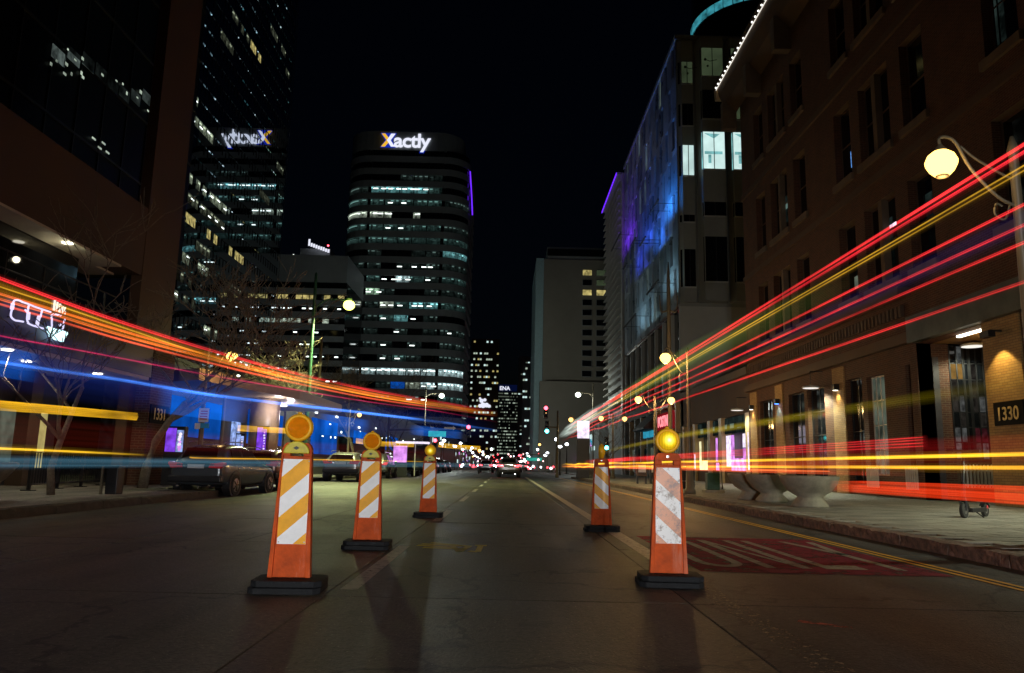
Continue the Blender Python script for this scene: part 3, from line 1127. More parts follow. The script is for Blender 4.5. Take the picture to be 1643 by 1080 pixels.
for i in range(60):
    y = 26.2 + i * 0.29
    if den is None:
        den = MB().box(-0.14, 0.0, 0, 0.15, 0, 0.4).proto('dentil', M['stone'], bb)
        den.location = Vector((13.8, y, 6.4)) - ORG[bb]
    else:
        inst(den, 'dentil', Vector((13.8, y, 6.4)) - ORG[bb], bb)
# roof cornice with string lights
cn = MB()
cn.prism([(13.8, 23.0), (13.2, 23.6), (12.9, 24.3), (12.75, 24.9), (12.75, 25.3), (13.8, 25.3)], 'y', 8, 45.2)
cn.build('cornice', M['stone'], bb)
for i in range(8):
    y = 44.6 - i * 4.6
    MB().prism([(y, 21.9), (y + 0.5, 21.9), (y + 0.5, 23.7), (y, 23.7)], 'x', 12.95, 13.8).build('bracket', M['stone_trim'], bb)
sb = None
for i in range(22):
    y = 45.1 - i * 0.52
    if i in (12, 13):
        continue
    if sb is None:
        sb = MB().ball((0, 0, 0), 0.055, 8).proto('string_bulb', E_['string'], bb)
        sb.location = Vector((12.68, y, 24.85)) - ORG[bb]
    else:
        inst(sb, 'string_bulb', Vector((12.68, y, 24.85)) - ORG[bb], bb)
MB().box(12.70, 12.74, 33.5, 45.2, 24.72, 24.76).build('string_cable', E_['disc'], bb)
# corner finial lamp
MB().prism([(45.25, 24.2), (45.65, 24.2), (45.8, 25.0), (45.25, 25.0)], 'x', 12.75, 13.2).build('gutter_box', M['tan'], bb)
# entrance porch
MB().box(14.3, 18.2, 20.3, 25.6, 5.36, 5.5).build('porch_soffit', M['wood'], bb)
MB().box(13.55, 13.8, 19.6, 25.7, 5.36, 6.25).build('fascia', M['canopy'], bb)
MB().box(13.8, 14.3, 21.9, 25.6, 5.352, 5.36).build('soffit_edge', M['wood'], bb)
MB().box(14.3, 18.2, 21.4, 21.9, 0.15, 5.36).build('porch_wall', M['dark_wall'], bb)
MB().box(14.2, 14.32, 22.2, 23.9, 5.28, 5.34).build('strip_lamp', E_['down'], bb)
MB().box(13.82, 14.9, 25.6, 26.1, 0.15, 5.35).build('porch_pier', M['brick'], bb)
MB().box(16.75, 18.3, 25.6, 26.1, 0.15, 5.35).build('porch_pier', M['brick_tan'], bb)
MB().box(14.9, 16.75, 25.6, 26.0, 0.15, 1.5).build('window_base', M['stone'], bb)
MB().box(14.78, 16.75, 25.05, 25.35, 0.15, 0.56).build('planter_wall', M['stone'], bb)
gw = MB()
cols = [14.9, 15.13, 15.36, 15.55, 15.79, 16.03, 16.27, 16.51, 16.75]
rows = [1.5, 2.05, 2.55, 3.05, 3.6, 4.15, 4.7, 5.3]
for i, x in enumerate(cols):
    t = 0.05 if i == 3 else (0.04 if i == 2 else 0.022)
    gw.box(x - t, x + t, 25.58, 25.66, 1.5, 5.3)
for z in rows:
    for i in range(8):
        gw.box(cols[i] + 0.05, cols[i + 1] - 0.05, 25.595, 25.645, z - 0.02, z + 0.02)
gwin = gw.build('grid_window', M['black'], bb)
pane_m = [M['dark_glass'], emi('pane_grey', (0.5, 0.52, 0.5), 0.10, 0.8, 5), emi('pane_dim', (0.42, 0.36, 0.3), 0.045, 0.8, 6), emi('pane_amber', (0.8, 0.45, 0.12), 0.3, 0.4, 3), emi('pane_red', (0.3, 0.06, 0.08), 0.09, 0.8, 7)]
rp_ = random.Random(4)
for i in range(8):
    for k in range(7):
        mi = rp_.choice([0, 1, 1, 2]) if i < 2 else rp_.choice([0, 0, 2, 2, 1])
        if i < 2 and k == 5:
            mi = 3
        if k == 1:
            mi = 4 if i > 1 else 1
        if i == 2:
            mi = 0
        MB().box(cols[i] + 0.02, cols[i + 1] - 0.02, 25.60, 25.62, rows[k] + 0.018, rows[k + 1] - 0.018).build('pane', pane_m[mi], gwin)
pk = None
for i in range(16):
    x = 14.86 + i * 0.118
    if pk is None:
        pk = MB().prism([(-0.03, 0.0), (0.03, 0.0), (0.03, 0.71), (0.0, 0.75), (-0.03, 0.71)], 'y', -0.02, 0.02).proto('picket', M['white_metal'], bb)
        pk.location = Vector((x, 25.2, 0.58)) - ORG[bb]
    else:
        inst(pk, 'picket', Vector((x, 25.2, 0.58)) - ORG[bb], bb)
MB().box(14.8, 16.75, 25.22, 25.26, 0.64, 0.7).box(14.8, 16.75, 25.22, 25.26, 1.1, 1.17).build('picket_rail', M['white_metal'], bb)
# number pier by the entrance
MB().box(13.74, 14.28, 20.25, 21.88, 0.15, 5.35).build('number_pier', M['brick_tan'], bb)
pq = MB().box(13.70, 13.74, 20.3, 21.55, 2.35, 3.0).build('number_plaque', M['plaque'], bb)
text('number', '1330', 0.52, M['gold'], pq, (13.695, 21.42, 2.49), (0, -1, 0), (0, 0, 1), 0.008, 0.004, 1.0, 0.92)
# ground-floor windows along the street
st = emi('shop_curtain', (0.55, 0.55, 0.45), 0.28, 0.6, 2)
for (a, b, c, d), kind in zip(ground_holes[1:], ('strip', 'bars', 'dark', 'dark', 'dark', 'dark')):
    f = MB()
    t = 0.05
    f.box(13.98, 14.08, a, a + t, c, d).box(13.98, 14.08, b - t, b, c, d).box(13.98, 14.08, a + t, b - t, d - t, d).box(13.98, 14.08, a + t, b - t, c, c + t)
    n = 4 if kind == 'bars' else 2
    for i in range(1, n):
        y = a + (b - a) * i / n
        f.box(13.99, 14.07, y - 0.02, y + 0.02, c + t, d - t)
    for i in range(1, 4):
        z = c + (d - c) * i / 4
        f.box(13.985, 14.075, a + t, b - t, z - 0.02, z + 0.02)
    fr = f.build('shop_window', M['white_metal'] if kind == 'bars' else M['black'], bb)
    MB().box(14.02, 14.04, a + t, b - t, c + t, d - t).build('pane', st if kind == 'strip' else (E_['off_win2'] if kind == 'bars' else M['dark_glass']), fr)
    MB().box(14.3, 14.5, a - 0.2, b + 0.2, 0.15, 4.9).build('backing', M['dark_wall'], fr)
for i in range(13):
    y = 25.9 + i * 0.14
    inst(pk, 'picket', Vector((13.72, y + (1.9 if i > 5 else 0), 0.45)) - ORG[bb], bb, math.pi / 2)
# lit piers: tan brick, each with a small downlight
for (y, kind) in ((31.75, 's'), (42.9, 's'), (38.8, 'b')):
    MB().box(13.74, 13.8, y - 0.55, y + 0.55, 0.15, 5.3).build('pilaster', M['brick_tan'], bb)
    lf = MB().box(13.52, 13.74, y - 0.12, y + 0.12, 4.35, 4.6).build('wall_light', M['black'], bb)
    MB().box(13.55, 13.7, y - 0.08, y + 0.08, 4.335, 4.349).build('lens', E_['down'] if kind == 's' else E_['blue_led'], lf)
    ld = bpy.data.lights.new('wall_light_lamp', 'SPOT')
    ld.energy = 55 if kind == 's' else 60
    ld.color = (1.0, 0.72, 0.3) if kind == 's' else (0.25, 0.55, 1.0)
    ld.spot_size, ld.spot_blend, ld.shadow_soft_size = R(95), 0.35, 0.04
    lo = link(bpy.data.objects.new('wall_light_lamp', ld))
    lo.parent = bb
    lo.location = Vector((13.60, y, 4.3)) - ORG[bb]
# the entrance downlight and pendants
for (x, y, z, en) in ((15.3, 24.9, 5.2, 300), (13.25, 33.4, 4.62, 1100), (13.25, 44.3, 4.42, 400), (13.25, 11.6, 4.62, 3800)):
    pl = MB().lathe((x, y, z), [(0.02, 0.12), (0.34, 0.05), (0.37, 0.0), (0.36, -0.02)], 20).build('disc_lamp', M['white_metal'], bb, True)
    MB().lathe((x, y, z), [(0.33, -0.035), (0.33, -0.025)], 20).build('diffuser', E_['disc'], pl)
    ld = bpy.data.lights.new('pendant_lamp', 'SPOT')
    ld.energy, ld.color, ld.spot_size, ld.spot_blend, ld.shadow_soft_size = en, (0.95, 1.0, 0.72), R(150), 0.4, 0.3
    lo = link(bpy.data.objects.new('pendant_lamp', ld))
    lo.parent = bb
    lo.location = Vector((x, y, z - 0.1)) - ORG[bb]
    MB().tube([(x, y, z + 0.1), (x, y, z + 0.75 if x < 14 else 5.36)], 0.015, 6).build('hanger', M['black'], pl)
    if x < 14:
        MB().tube([(x, y, z + 0.72), (13.8, y, z + 0.72)], 0.02, 6).build('bracket_arm', M['black'], pl)
ld = bpy.data.lights.new('entrance_lamp', 'SPOT')
ld.energy, ld.color, ld.spot_size, ld.spot_blend, ld.shadow_soft_size = 130, (1.0, 0.68, 0.2), R(100), 0.3, 0.05
lo = link(bpy.data.objects.new('entrance_lamp', ld))
lo.parent = bb
lo.location = Vector((13.35, 21.0, 4.75)) - ORG[bb]
lf = MB().box(13.25, 13.45, 20.8, 21.2, 4.78, 4.95).box(13.4, 13.8, 20.96, 21.04, 4.95, 5.0).build('wall_light', M['black'], bb)
ld = bpy.data.lights.new('porch_lamp', 'POINT')
ld.energy, ld.color, ld.shadow_soft_size = 22, (1.0, 0.7, 0.3), 0.1
lo = link(bpy.data.objects.new('porch_lamp', ld))
lo.parent = bb
lo.location = Vector((14.9, 23.2, 4.7)) - ORG[bb]
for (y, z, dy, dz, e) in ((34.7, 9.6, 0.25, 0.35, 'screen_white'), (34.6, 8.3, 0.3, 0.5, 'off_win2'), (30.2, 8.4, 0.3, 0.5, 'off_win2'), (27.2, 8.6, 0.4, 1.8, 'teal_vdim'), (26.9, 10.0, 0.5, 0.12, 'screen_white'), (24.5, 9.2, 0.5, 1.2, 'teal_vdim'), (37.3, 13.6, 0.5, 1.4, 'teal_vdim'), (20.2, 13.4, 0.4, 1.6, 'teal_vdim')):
    MB().box(14.09, 14.105, y, y + dy, z, z + dz).build('lit_pane', E_[e], bb)  # small glowing panes imitate reflections on the dark window glass
# a television glow in one upper window
MB().box(14.05, 14.07, 29.75, 30.15, 13.5, 14.2).build('lit_pane', E_['blue_tel'], bb)

# ---------------------------------------------------------------- storefront annex beside the brick building
an = thing('storefront_annex', 'low brown storefront with glowing purple and white display panels, past the brick building', 'shop', (14, 50, 0))
MB().box(14.0, 26, 44.1, 61.2, 4.3, 6.9).build('upper_wall', M['stone'], an)
MB().box(13.75, 14.0, 44.1, 61.2, 6.5, 6.95).build('cornice', M['stone_trim'], an)
MB().box(14.5, 14.7, 44.1, 61.2, 0.15, 4.3).build('shop_back', M['dark_wall'], an)
MB().box(14.02, 14.5, 44.1, 61.2, 0.15, 0.95).build('stall_riser', M['stone'], an)
for y in (44.5, 50.2, 53.1, 57.3, 60.8):
    MB().box(13.86, 14.5, y - 0.35, y + 0.35, 0.15, 4.3).build('pilaster', M['tan'], an)
for (y0, y1, z0, z1, e) in ((56.3, 56.7, 0.95, 3.0, 'screen_yel'), (54.1, 54.4, 0.95, 3.0, 'screen_yel'), (54.5, 56.2, 0.95, 1.6, 'screen_yel'), (51.9, 52.2, 0.95, 3.1, 'screen_pink'), (50.75, 51.0, 0.95, 3.1, 'screen_white'),
                            (51.1, 51.8, 0.95, 1.5, 'screen_pink'), (48.7, 49.7, 1.2, 3.15, 'screen_white'), (48.1, 48.65, 0.95, 3.15, 'screen_pink'), (46.25, 48.05, 0.95, 1.7, 'screen_pink'), (45.0, 46.2, 0.95, 2.3, 'screen_pink'), (45.0, 46.2, 2.33, 3.15, 'screen_white')):
    MB().box(14.1, 14.16, y0, y1, z0, z1).build('display_panel', E_[e], an)
for (y0, y1) in ((44.9, 49.8), (50.6, 52.7), (53.5, 56.9)):
    MB().box(14.06, 14.08, y0, y1, 3.25, 4.25).build('transom_pane', E_['teal_vdim'], an)
for (y, h) in ((44.3, 1.2), (57.0, 0.6)):
    MB().box(13.82, 13.86, y - 0.06, y + 0.06, 1.0, 1.0 + h * 1.8).build('light_strip', E_['screen_white'], an)
MB().tube([(14.0, 57.2, 2.2), (14.0, 57.2, 2.3)], 0.1, 8).build('interior_lamp', E_['fixture'], an)

# ---------------------------------------------------------------- metal-panel building
jb = thing('panel_building', 'metal clad office block with staggered slot windows and stacked bay windows facing the camera', 'building', (14, 62, 0))
MB().box(14.25, 25, 62.2, 92, 14.3, 38.3).build('core', M['dark_glass'], jb)
rr = random.Random(8)
fh = 3.4
slotl = emi('slot_lit', (0.45, 0.6, 0.5), 0.22, 0.6, 1)
for k in range(7):
    z0 = 14.5 + k * fh
    y = 62.0
    off = (k % 2) * 1.45
    edges = [62.0]
    yy = 63.2 + off + rr.uniform(-0.3, 0.3)
    slots = []
    while yy < 90.5:
        slots.append((yy, yy + 0.95))
        yy += 2.9 + rr.uniform(-0.4, 0.4)
    for (a, b) in slots + [(92.0, 92.0)]:
        # sheet panels between the slots, split once so the joints show
        while y < a - 0.05:
            e2 = min(y + 1.75, a)
            MB().box(14.0, 14.2, y + 0.012, e2 - 0.012, z0 + 0.012, z0 + fh - 0.012).build('panel', M['panel'], jb)
            y = e2
        if b > a:
            MB().box(14.0, 14.2, a, b, z0 + 0.012, z0 + 0.5).build('panel', M['panel'], jb)
            lit = rr.random() < 0.12
            MB().box(14.16, 14.2, a + 0.02, b - 0.02, z0 + 0.52, z0 + fh - 0.02).build('slot_window', slotl if lit else M['dark_glass'], jb)
        y = b
MB().box(13.9, 25, 61.9, 92.1, 38.3, 38.7).build('parapet', M['panel_grey'], jb)
# front face: grey cladding with bays
MB().box(14.0, 25, 62.0, 62.2, 14.3, 38.3).build('front_wall', M['panel_grey'], jb)
bays = [(14.1, 15.62, 61.7), (15.65, 18.05, 60.9), (18.2, 20.6, 60.9)]
rowsz = [(16.2, 20.0), (21.8, 23.0), (25.9, 29.2), (30.4, 33.0), (34.3, 36.9)]
for bi, (xa, xb, yf) in enumerate(bays):
    MB().prism([(xa, 62.0), (xa + 0.25, yf), (xb - 0.25, yf), (xb, 62.0)], 'z', 14.6, 38.0).build('bay', M['panel_grey'], jb)
    for ri, (za, zb) in enumerate(rowsz):
        zz0, zz1 = za + (0.0 if bi != 0 else -0.3), zb + (0.0 if bi != 0 else -0.9)
        m = M['dark_glass']
        if ri == 2:
            m = E_['white_win']
        elif ri == 4 or (ri == 3 and bi == 2):
            m = E_['olive_win']
        wn = MB()
        fx0 = xa + 0.3
        wn.box(fx0, xb - 0.3, yf - 0.03, yf + 0.02, zz0, zz1)
        w_ = wn.build('bay_window', m, jb)
        MB().hexa([(xa + 0.02, 61.93, zz0), (xa + 0.24, yf + 0.04, zz0), (xa + 0.27, yf + 0.06, zz0), (xa + 0.06, 61.96, zz0),
                   (xa + 0.02, 61.93, zz1), (xa + 0.24, yf + 0.04, zz1), (xa + 0.27, yf + 0.06, zz1), (xa + 0.06, 61.96, zz1)]).build('side_pane', E_['teal_win'] if (ri == 2 and bi) else M['dark_glass'], w_)
        MB().box((fx0 + xb - 0.3) / 2 - 0.03, (fx0 + xb - 0.3) / 2 + 0.03, yf - 0.06, yf - 0.032, zz0, zz1).build('mullion', M['black'], w_)
        MB().box(xa + 0.26, xb - 0.26, yf - 0.08, yf, zz0 - 0.12, zz0 - 0.002).build('sill', M['spandrel'], w_)
        if ri == 2 and bi:
            MB().box(xa + 0.4, xb - 0.5, yf - 0.05, yf - 0.035, zz0 + 1.3, zz0 + 1.55).build('duct', E_['teal_win'], w_)
            MB().box(xa + 0.7, xa + 0.95, yf - 0.05, yf - 0.035, zz0 + 0.5, zz0 + 1.25).build('duct', E_['teal_win'], w_)
            MB().prism([(xa + 0.4, zz1 - 0.15), (xa + 1.2, zz1 - 0.6), (xa + 1.7, zz1 - 0.2)], 'y', yf - 0.05, yf - 0.035).build('duct', E_['teal_win'], w_)
        elif ri == 4:
            MB().tube([(xa + 0.6, yf - 0.05, zz0 + 1.5), (xa + 1.0, yf - 0.05, zz0 + 1.35), (xa + 1.6, yf - 0.05, zz0 + 1.5)], 0.03, 5).ball((xa + 0.6, yf - 0.05, zz0 + 1.5), 0.12, 7).ball((xa + 0.8, yf - 0.05, zz0 + 0.9), 0.1, 7).build('window_decal', M['black'], w_)
# lower storeys
MB().box(14.4, 25, 62.4, 91.8, 0.15, 14.3).build('lower_glazing', M['dark_glass'], jb)
MB().box(13.95, 14.4, 62.0, 92, 6.2, 7.3).build('shopfront_fascia', M['stone'], jb)
for i in range(9):
    y = 62.3 + i * 3.7
    MB().box(13.95, 14.4, y - 0.3, y + 0.3, 0.15, 6.2).build('pilaster', M['tan'] if i % 2 else M['panel_grey'], jb)
    MB().box(14.1, 14.4, y - 0.15, y + 0.15, 7.3, 14.3).build('mullion', M['spandrel'], jb)
for i in range(8):
    y = 62.3 + i * 3.7
    MB().box(14.25, 14.3, y + 0.4, y + 3.3, 0.6, 3.0).build('shop_pane', E_['teal_vdim'] if i % 3 else E_['off_win2'], jb)
MB().box(14.0, 25, 62.0, 62.38, 0.15, 14.3).build('front_glazing', M['spandrel'], jb)
MB().box(13.9, 14.1, 73.5, 79, 4.0, 5.6).build('cyan_window', E_['cyan_aw'], jb)
sg = MB().box(13.55, 13.9, 62.9, 69.6, 4.35, 5.75).build('sign_box', E_['postnet_bg'], jb)
text('sign_letters', 'POSTNET', 1.28, E_['postnet'], sg, (13.53, 69.2, 4.62), (0, -1, 0), (0, 0, 1), 0.02, 0.03, 1.0, 1.02)
MB().box(13.6, 13.95, 62.2, 62.5, 3.9, 6.4).box(13.6, 13.95, 70.1, 70.4, 3.9, 6.4).box(13.6, 13.95, 62.5, 70.1, 6.2, 6.4).build('sign_frame', M['tan'], jb)
aw = MB().hexa([(12.6, 71.2, 4.6), (13.95, 71.2, 4.6), (13.95, 77.5, 4.6), (12.6, 77.5, 4.6), (12.6, 71.2, 4.75), (13.95, 71.2, 6.1), (13.95, 77.5, 6.1), (12.6, 77.5, 4.75)]).build('awning', M['dark_wall'], jb)
# added lights washing the facade blue and purple in place of reflections
for (ya, yb, z, c, e, dx, dz) in ((62.2, 66.2, 23.6, (0.03, 0.27, 1.0), 330, 0.75, 0.66), (68.4, 71.5, 22.2, (0.03, 0.2, 1.0), 190, 0.75, 0.66), (74, 77, 23.8, (0.03, 0.12, 1.0), 190, 0.75, 0.66), (79.5, 82, 22.6, (0.04, 0.08, 1.0), 140, 0.75, 0.66), (84, 91.8, 27.5, (0.2, 0.03, 1.0), 300, 0.7, 0.7), (62.5, 68, 16.6, (0.4, 0.75, 0.9), 110, 0.7, 0.7), (74, 82, 16.0, (0.4, 0.75, 0.9), 100, 0.7, 0.7)):
    MB().box(12.3, 12.42, ya, yb, z - 0.06, z + 0.06).build('added_wash_light', M['black'], jb)
    for y in (ya + 1, yb - 1):
        MB().tube([(12.42, y, z), (14.0, y, z)], 0.025, 6).build('bracket_arm', M['black'], jb)
    ld = bpy.data.lights.new('added_wash_lamp', 'AREA')
    ld.shape, ld.size, ld.size_y, ld.energy, ld.color = 'RECTANGLE', 0.12, yb - ya, e, c
    lo = link(bpy.data.objects.new('added_wash_lamp', ld))
    lo.parent = jb
    lo.location = Vector((12.36, (ya + yb) / 2, z + 0.09)) - ORG[jb]
    zax = Vector((-dx, 0, -dz)).normalized()
    yax = Vector((0, 1, 0))
    lo.rotation_euler = Matrix((yax.cross(zax), yax, zax)).transposed().to_euler()

# ---------------------------------------------------------------- louvred tower beyond
fb = thing('louvre_tower', 'slim pale tower edged with stacked horizontal louvres, behind the metal clad block', 'building', (14, 95, 0))
MB().box(14.6, 26, 94.3, 112, 0.15, 38.2).build('wall', M['concrete_dk'], fb)
MB().box(14.0, 14.6, 93.9, 95.2, 0.15, 38.6).build('edge_pier', M['fin'], fb)
lv = None
for i in range(30):
    z = 9.0 + i * 1.0
    if lv is None:
        lv = MB().hexa([(-0.9, 0, 0), (0, 0, 0.25), (0, 15.5, 0.25), (-0.9, 15.5, 0), (-0.9, 0, 0.08), (0, 0, 0.4), (0, 15.5, 0.4), (-0.9, 15.5, 0.08)]).proto('louvre', M['fin'], fb)
        lv.location = Vector((14.6, 95.4, z)) - ORG[fb]
    else:
        inst(lv, 'louvre', Vector((14.6, 95.4, z)) - ORG[fb], fb)
MB().box(13.5, 14.6, 95.3, 111, 39.0, 39.2).build('roof_edge', M['fin'], fb)
MB().box(13.45, 13.5, 95.3, 111, 38.9, 39.2).build('purple_strip', E_['purple'], fb)

# ---------------------------------------------------------------- hotel slab
hb = thing('hotel_tower', 'broad beige concrete tower with two columns of small windows, in the street centre right', 'building', (6.5, 150, 0))
MB().box(6.6, 34, 150, 175, 17.2, 42.3).build('wall', M['hotel'], hb)
MB().box(7.2, 34, 150.4, 174, 42.3, 45.0).build('roof_storey', M['concrete_dk'], hb)
MB().box(5.0, 6.56, 150.5, 176, 0.15, 42.6).build('side_slab', M['hotel_side'], hb)
MB().box(6.0, 34, 147, 150, 0.15, 17.2).build('podium', M['hotel'], hb)
MB().box(7.2, 34, 149.6, 149.95, 43.0, 44.4).build('clerestory', M['dark_glass'], hb)
lit_h = {(0, 0): 'warm_win', (1, 0): 'olive_win', (0, 2): 'warm_win', (1, 1): 'olive_win', (1, 2): 'warm_win'}
for k in range(11):
    for c, xa in enumerate((14.4, 17.2)):
        e = lit_h.get((c, k))
        f = MB().box(xa - 0.1, xa + 1.9, 149.86, 149.99, 39.0 - k * 2.05, 40.3 - k * 2.05).build('window', M['concrete_dk'], hb)
        MB().box(xa, xa + 1.8, 149.8, 149.855, 39.1 - k * 2.05, 40.2 - k * 2.05).build('pane', E_[e] if e else M['dark_glass'], f)

# ---------------------------------------------------------------- rounded office tower with the lettered crown
xb_ = thing('rounded_tower', 'rounded corner office tower with ribbon windows and glowing lettered crown, centre of the skyline', 'skyscraper', (-27, 200, 0))


def rrect(x0, x1, y0, y1, r, n=6):
    pts = []
    for (cx, cy, a0) in ((x1 - r, y0 + r, -90), (x1 - r, y1 - r, 0), (x0 + r, y1 - r, 90), (x0 + r, y0 + r, 180)):
        for i in range(n + 1):
            a = R(a0 + 90 * i / n)
            pts.append((cx + r * math.cos(a), cy + r * math.sin(a)))
    return pts


TX0, TX1, TY0, TY1, TR = -46.3, -12.1, 200.0, 238.0, 7.0
FP = 3.575
MB().prism(rrect(TX0 + 0.6, TX1 - 0.6, TY0 + 0.6, TY1 - 0.6, TR - 0.6), 'z', 0.15, 86.0).build('core', M['dark_glass'], xb_)
MB().prism(rrect(-46.0, -14.2, 199.9, 236, TR), 'z', 86.2, 91.6).build('crown', M['spandrel'], xb_, False)
body_sp = None
for k in range(-3, 20):
    zc = 74.7 - FP * k
    poly = rrect(TX0, TX1, TY0, TY1, TR)
    z0, z1 = zc - FP + 0.9, zc - 0.9
    if z0 < 0.2:
        break
    MB().prism(poly, 'z', z0, z1).build('spandrel', M['spandrel'], xb_)
# front ribbon: left corner, five bays, right corner
bayx = [TX0 + TR + 0.3 + i * (TX1 - TX0 - 2 * TR - 0.6) / 5 for i in range(6)]


def bay_mesh(b, z0, z1, inset=0.28):
    mb = MB()
    if 1 <= b <= 5:
        mb.box(bayx[b - 1] + 0.12, bayx[b] - 0.12, TY0 + inset, TY0 + inset + 0.1, z0, z1)
    else:
        cx = TX0 + TR if b == 0 else TX1 - TR
        cy = TY0 + TR
        a0, a1 = (182, 266) if b == 0 else (274, 350)
        n = 8
        for i in range(n):
            t0, t1 = R(a0 + (a1 - a0) * i / n), R(a0 + (a1 - a0) * (i + 1) / n)
            r1, r0 = TR - inset, TR - inset - 0.1
            p = [(cx + r0 * math.cos(t0), cy + r0 * math.sin(t0)), (cx + r1 * math.cos(t0), cy + r1 * math.sin(t0)), (cx + r1 * math.cos(t1), cy + r1 * math.sin(t1)), (cx + r0 * math.cos(t1), cy + r0 * math.sin(t1))]
            mb.prism(p, 'z', z0, z1)
    return mb


d_, v_, t_, b_, g_, B_, f_ = None, 'teal_vdim', 'teal_dim', 'bright_win', 'green_win', 'r_teal', 'r_off'
plan = {-3: [d_] * 7, -2: [d_] * 7, -1: [d_, d_, d_, v_, v_, v_, d_], 0: [v_, B_, B_, B_, B_, t_, d_], 1: [t_, t_, t_, t_, t_, t_, v_], 2: [f_, f_, f_, d_, f_, d_, d_], 3: [t_] * 6 + [v_],
        4: [t_] * 7, 5: [d_, v_, d_, d_, v_, v_, B_], 6: [v_, v_, d_, v_, v_, v_, v_], 7: [v_, t_, d_, b_, t_, v_, t_], 8: [g_, g_, v_, d_, d_, v_, v_], 9: [v_, v_, f_, t_, B_, B_, t_],
        10: [d_, v_, t_, B_, d_, v_, d_], 11: [v_, v_, d_, v_, d_, v_, v_], 12: [d_, v_, v_, d_, v_, d_, v_], 13: [d_, d_, v_, t_, v_, d_, v_], 14: [b_] * 7, 15: [d_, d_, v_, 'blue_glow', f_, b_, b_],
        16: [v_, d_, v_, d_, t_, d_, t_], 17: [d_] * 7, 18: [d_] * 7}
fixs = {0: [1, 1, 2, 2, 3, 3, 4, 4], 1: [2, 3], 2: [0, 0, 1, 1, 1, 2, 4], 3: [2, 3], 6: [3, 4, 4, 5], 7: [2, 2, 3, 3, 5], 8: [0, 0, 1, 1], 9: [2, 2, 3, 4, 4, 5], 10: [2, 4], 11: [3, 6], 12: [2, 4], 13: [2, 3], 14: [1, 1, 2, 2, 3, 3, 4, 4, 5, 5], 15: [5, 5], 16: [4, 5]}
for k, row in plan.items():
    zc = 74.7 - FP * k
    z0, z1 = zc - 0.88, zc + 0.88
    for b, e in enumerate(row):
        if b in (1, 2, 3, 4, 5) and k == 2 and b in (2, 4) and e:
            MB().box(bayx[b - 1] + 0.12, (bayx[b - 1] + bayx[b]) / 2, TY0 + 0.28, TY0 + 0.38, z0, z1).build('window', E_[e], xb_)
            MB().box((bayx[b - 1] + bayx[b]) / 2 + 0.05, bayx[b] - 0.12, TY0 + 0.28, TY0 + 0.38, z0, z1).build('window', M['dark_glass'], xb_)
            continue
        bay_mesh(b, z0, z1).build('window', E_[e] if e else M['dark_glass'], xb_)
fx_proto = None
rf = random.Random(5)
for k, lst in fixs.items():
    zc = 74.7 - FP * k
    seen = {}
    for b in lst:
        s = seen.get(b, 0)
        seen[b] = s + 1
        if 1 <= b <= 5:
            x = bayx[b - 1] + 1.1 + s * 2.1 + rf.uniform(-0.3, 0.5)
        elif b == 0:
            x = TX0 + 4.6 + s * 1.2
        else:
            x = TX1 - 4.2
        y = TY0 + 0.16 if 1 <= b <= 5 else TY0 + 0.75
        if fx_proto is None:
            fx_proto = MB().box(-0.65, 0.65, 0, 0.1, -0.13, 0.13).proto('ceiling_fixture', E_['fixture'], xb_)
            fx_proto.location = Vector((x, y, zc + 0.35)) - ORG[xb_]
        else:
            inst(fx_proto, 'ceiling_fixture', Vector((x, y, zc + (0.35 if k in (0, 2, 14) else -0.1))) - ORG[xb_], xb_)
mul = MB()
for k in range(-3, 19):
    zc = 74.7 - FP * k
    for x in bayx:
        mul.box(x - 0.12, x + 0.12, TY0 + 0.2, TY0 + 0.4, zc - 0.9, zc + 0.9)
mul.build('mullions', M['black'], xb_, kind='stuff')
# crown lettering; the X is half gold
lz, ly = 87.05, 199.84
tx = text('crown_letters', 'actly', 5.6, E_['logo_white'], xb_, (-33.35, ly, lz), (1, 0, 0), (0, 0, 1), 0.12, 0.1, 0.92, 1.06)
th_ = text('letter_halo', 'actly', 5.6, E_['logo_halo'], xb_, (-33.35, ly + 0.09, lz), (1, 0, 0), (0, 0, 1), 0.01, 0.32, 0.92, 1.06)
xx, hh = -36.75, 3.75
MB().prism([(xx, lz), (xx + 0.95, lz), (xx + 2.45, lz + hh / 2), (xx + 0.95, lz + hh), (xx, lz + hh), (xx + 1.42, lz + hh / 2)], 'y', ly - 0.24, ly).build('crown_letter', E_['logo_gold'], xb_)
MB().prism([(xx + 1.5, lz + hh / 2 - 0.06), (xx + 2.62, lz), (xx + 3.72, lz), (xx + 2.5, lz + hh / 2), (xx + 3.72, lz + hh), (xx + 2.62, lz + hh)], 'y', ly - 0.27, ly - 0.03).build('crown_letter', E_['logo_white'], xb_)
MB().prism([(xx - 0.3, lz - 0.25), (xx + 4.1, lz - 0.25), (xx + 3.0, lz + hh / 2), (xx + 4.1, lz + hh + 0.25), (xx - 0.3, lz + hh + 0.25), (xx + 1.0, lz + hh / 2)], 'y', ly + 0.02, ly + 0.05).build('letter_halo', E_['logo_halo'], xb_)
MB().tube([(-12.3, 205.0, 82.5), (-11.75, 206.5, 76), (-11.4, 207.5, 70.5)], 0.16, 8).build('purple_strip', E_['purple'], xb_)

# ---------------------------------------------------------------- mirrored office tower
TB = -52.0


def tbY(y):
    return y * 1.106


def tbZ(z):
    return 0.95 + (z - 0.95) * 1.106


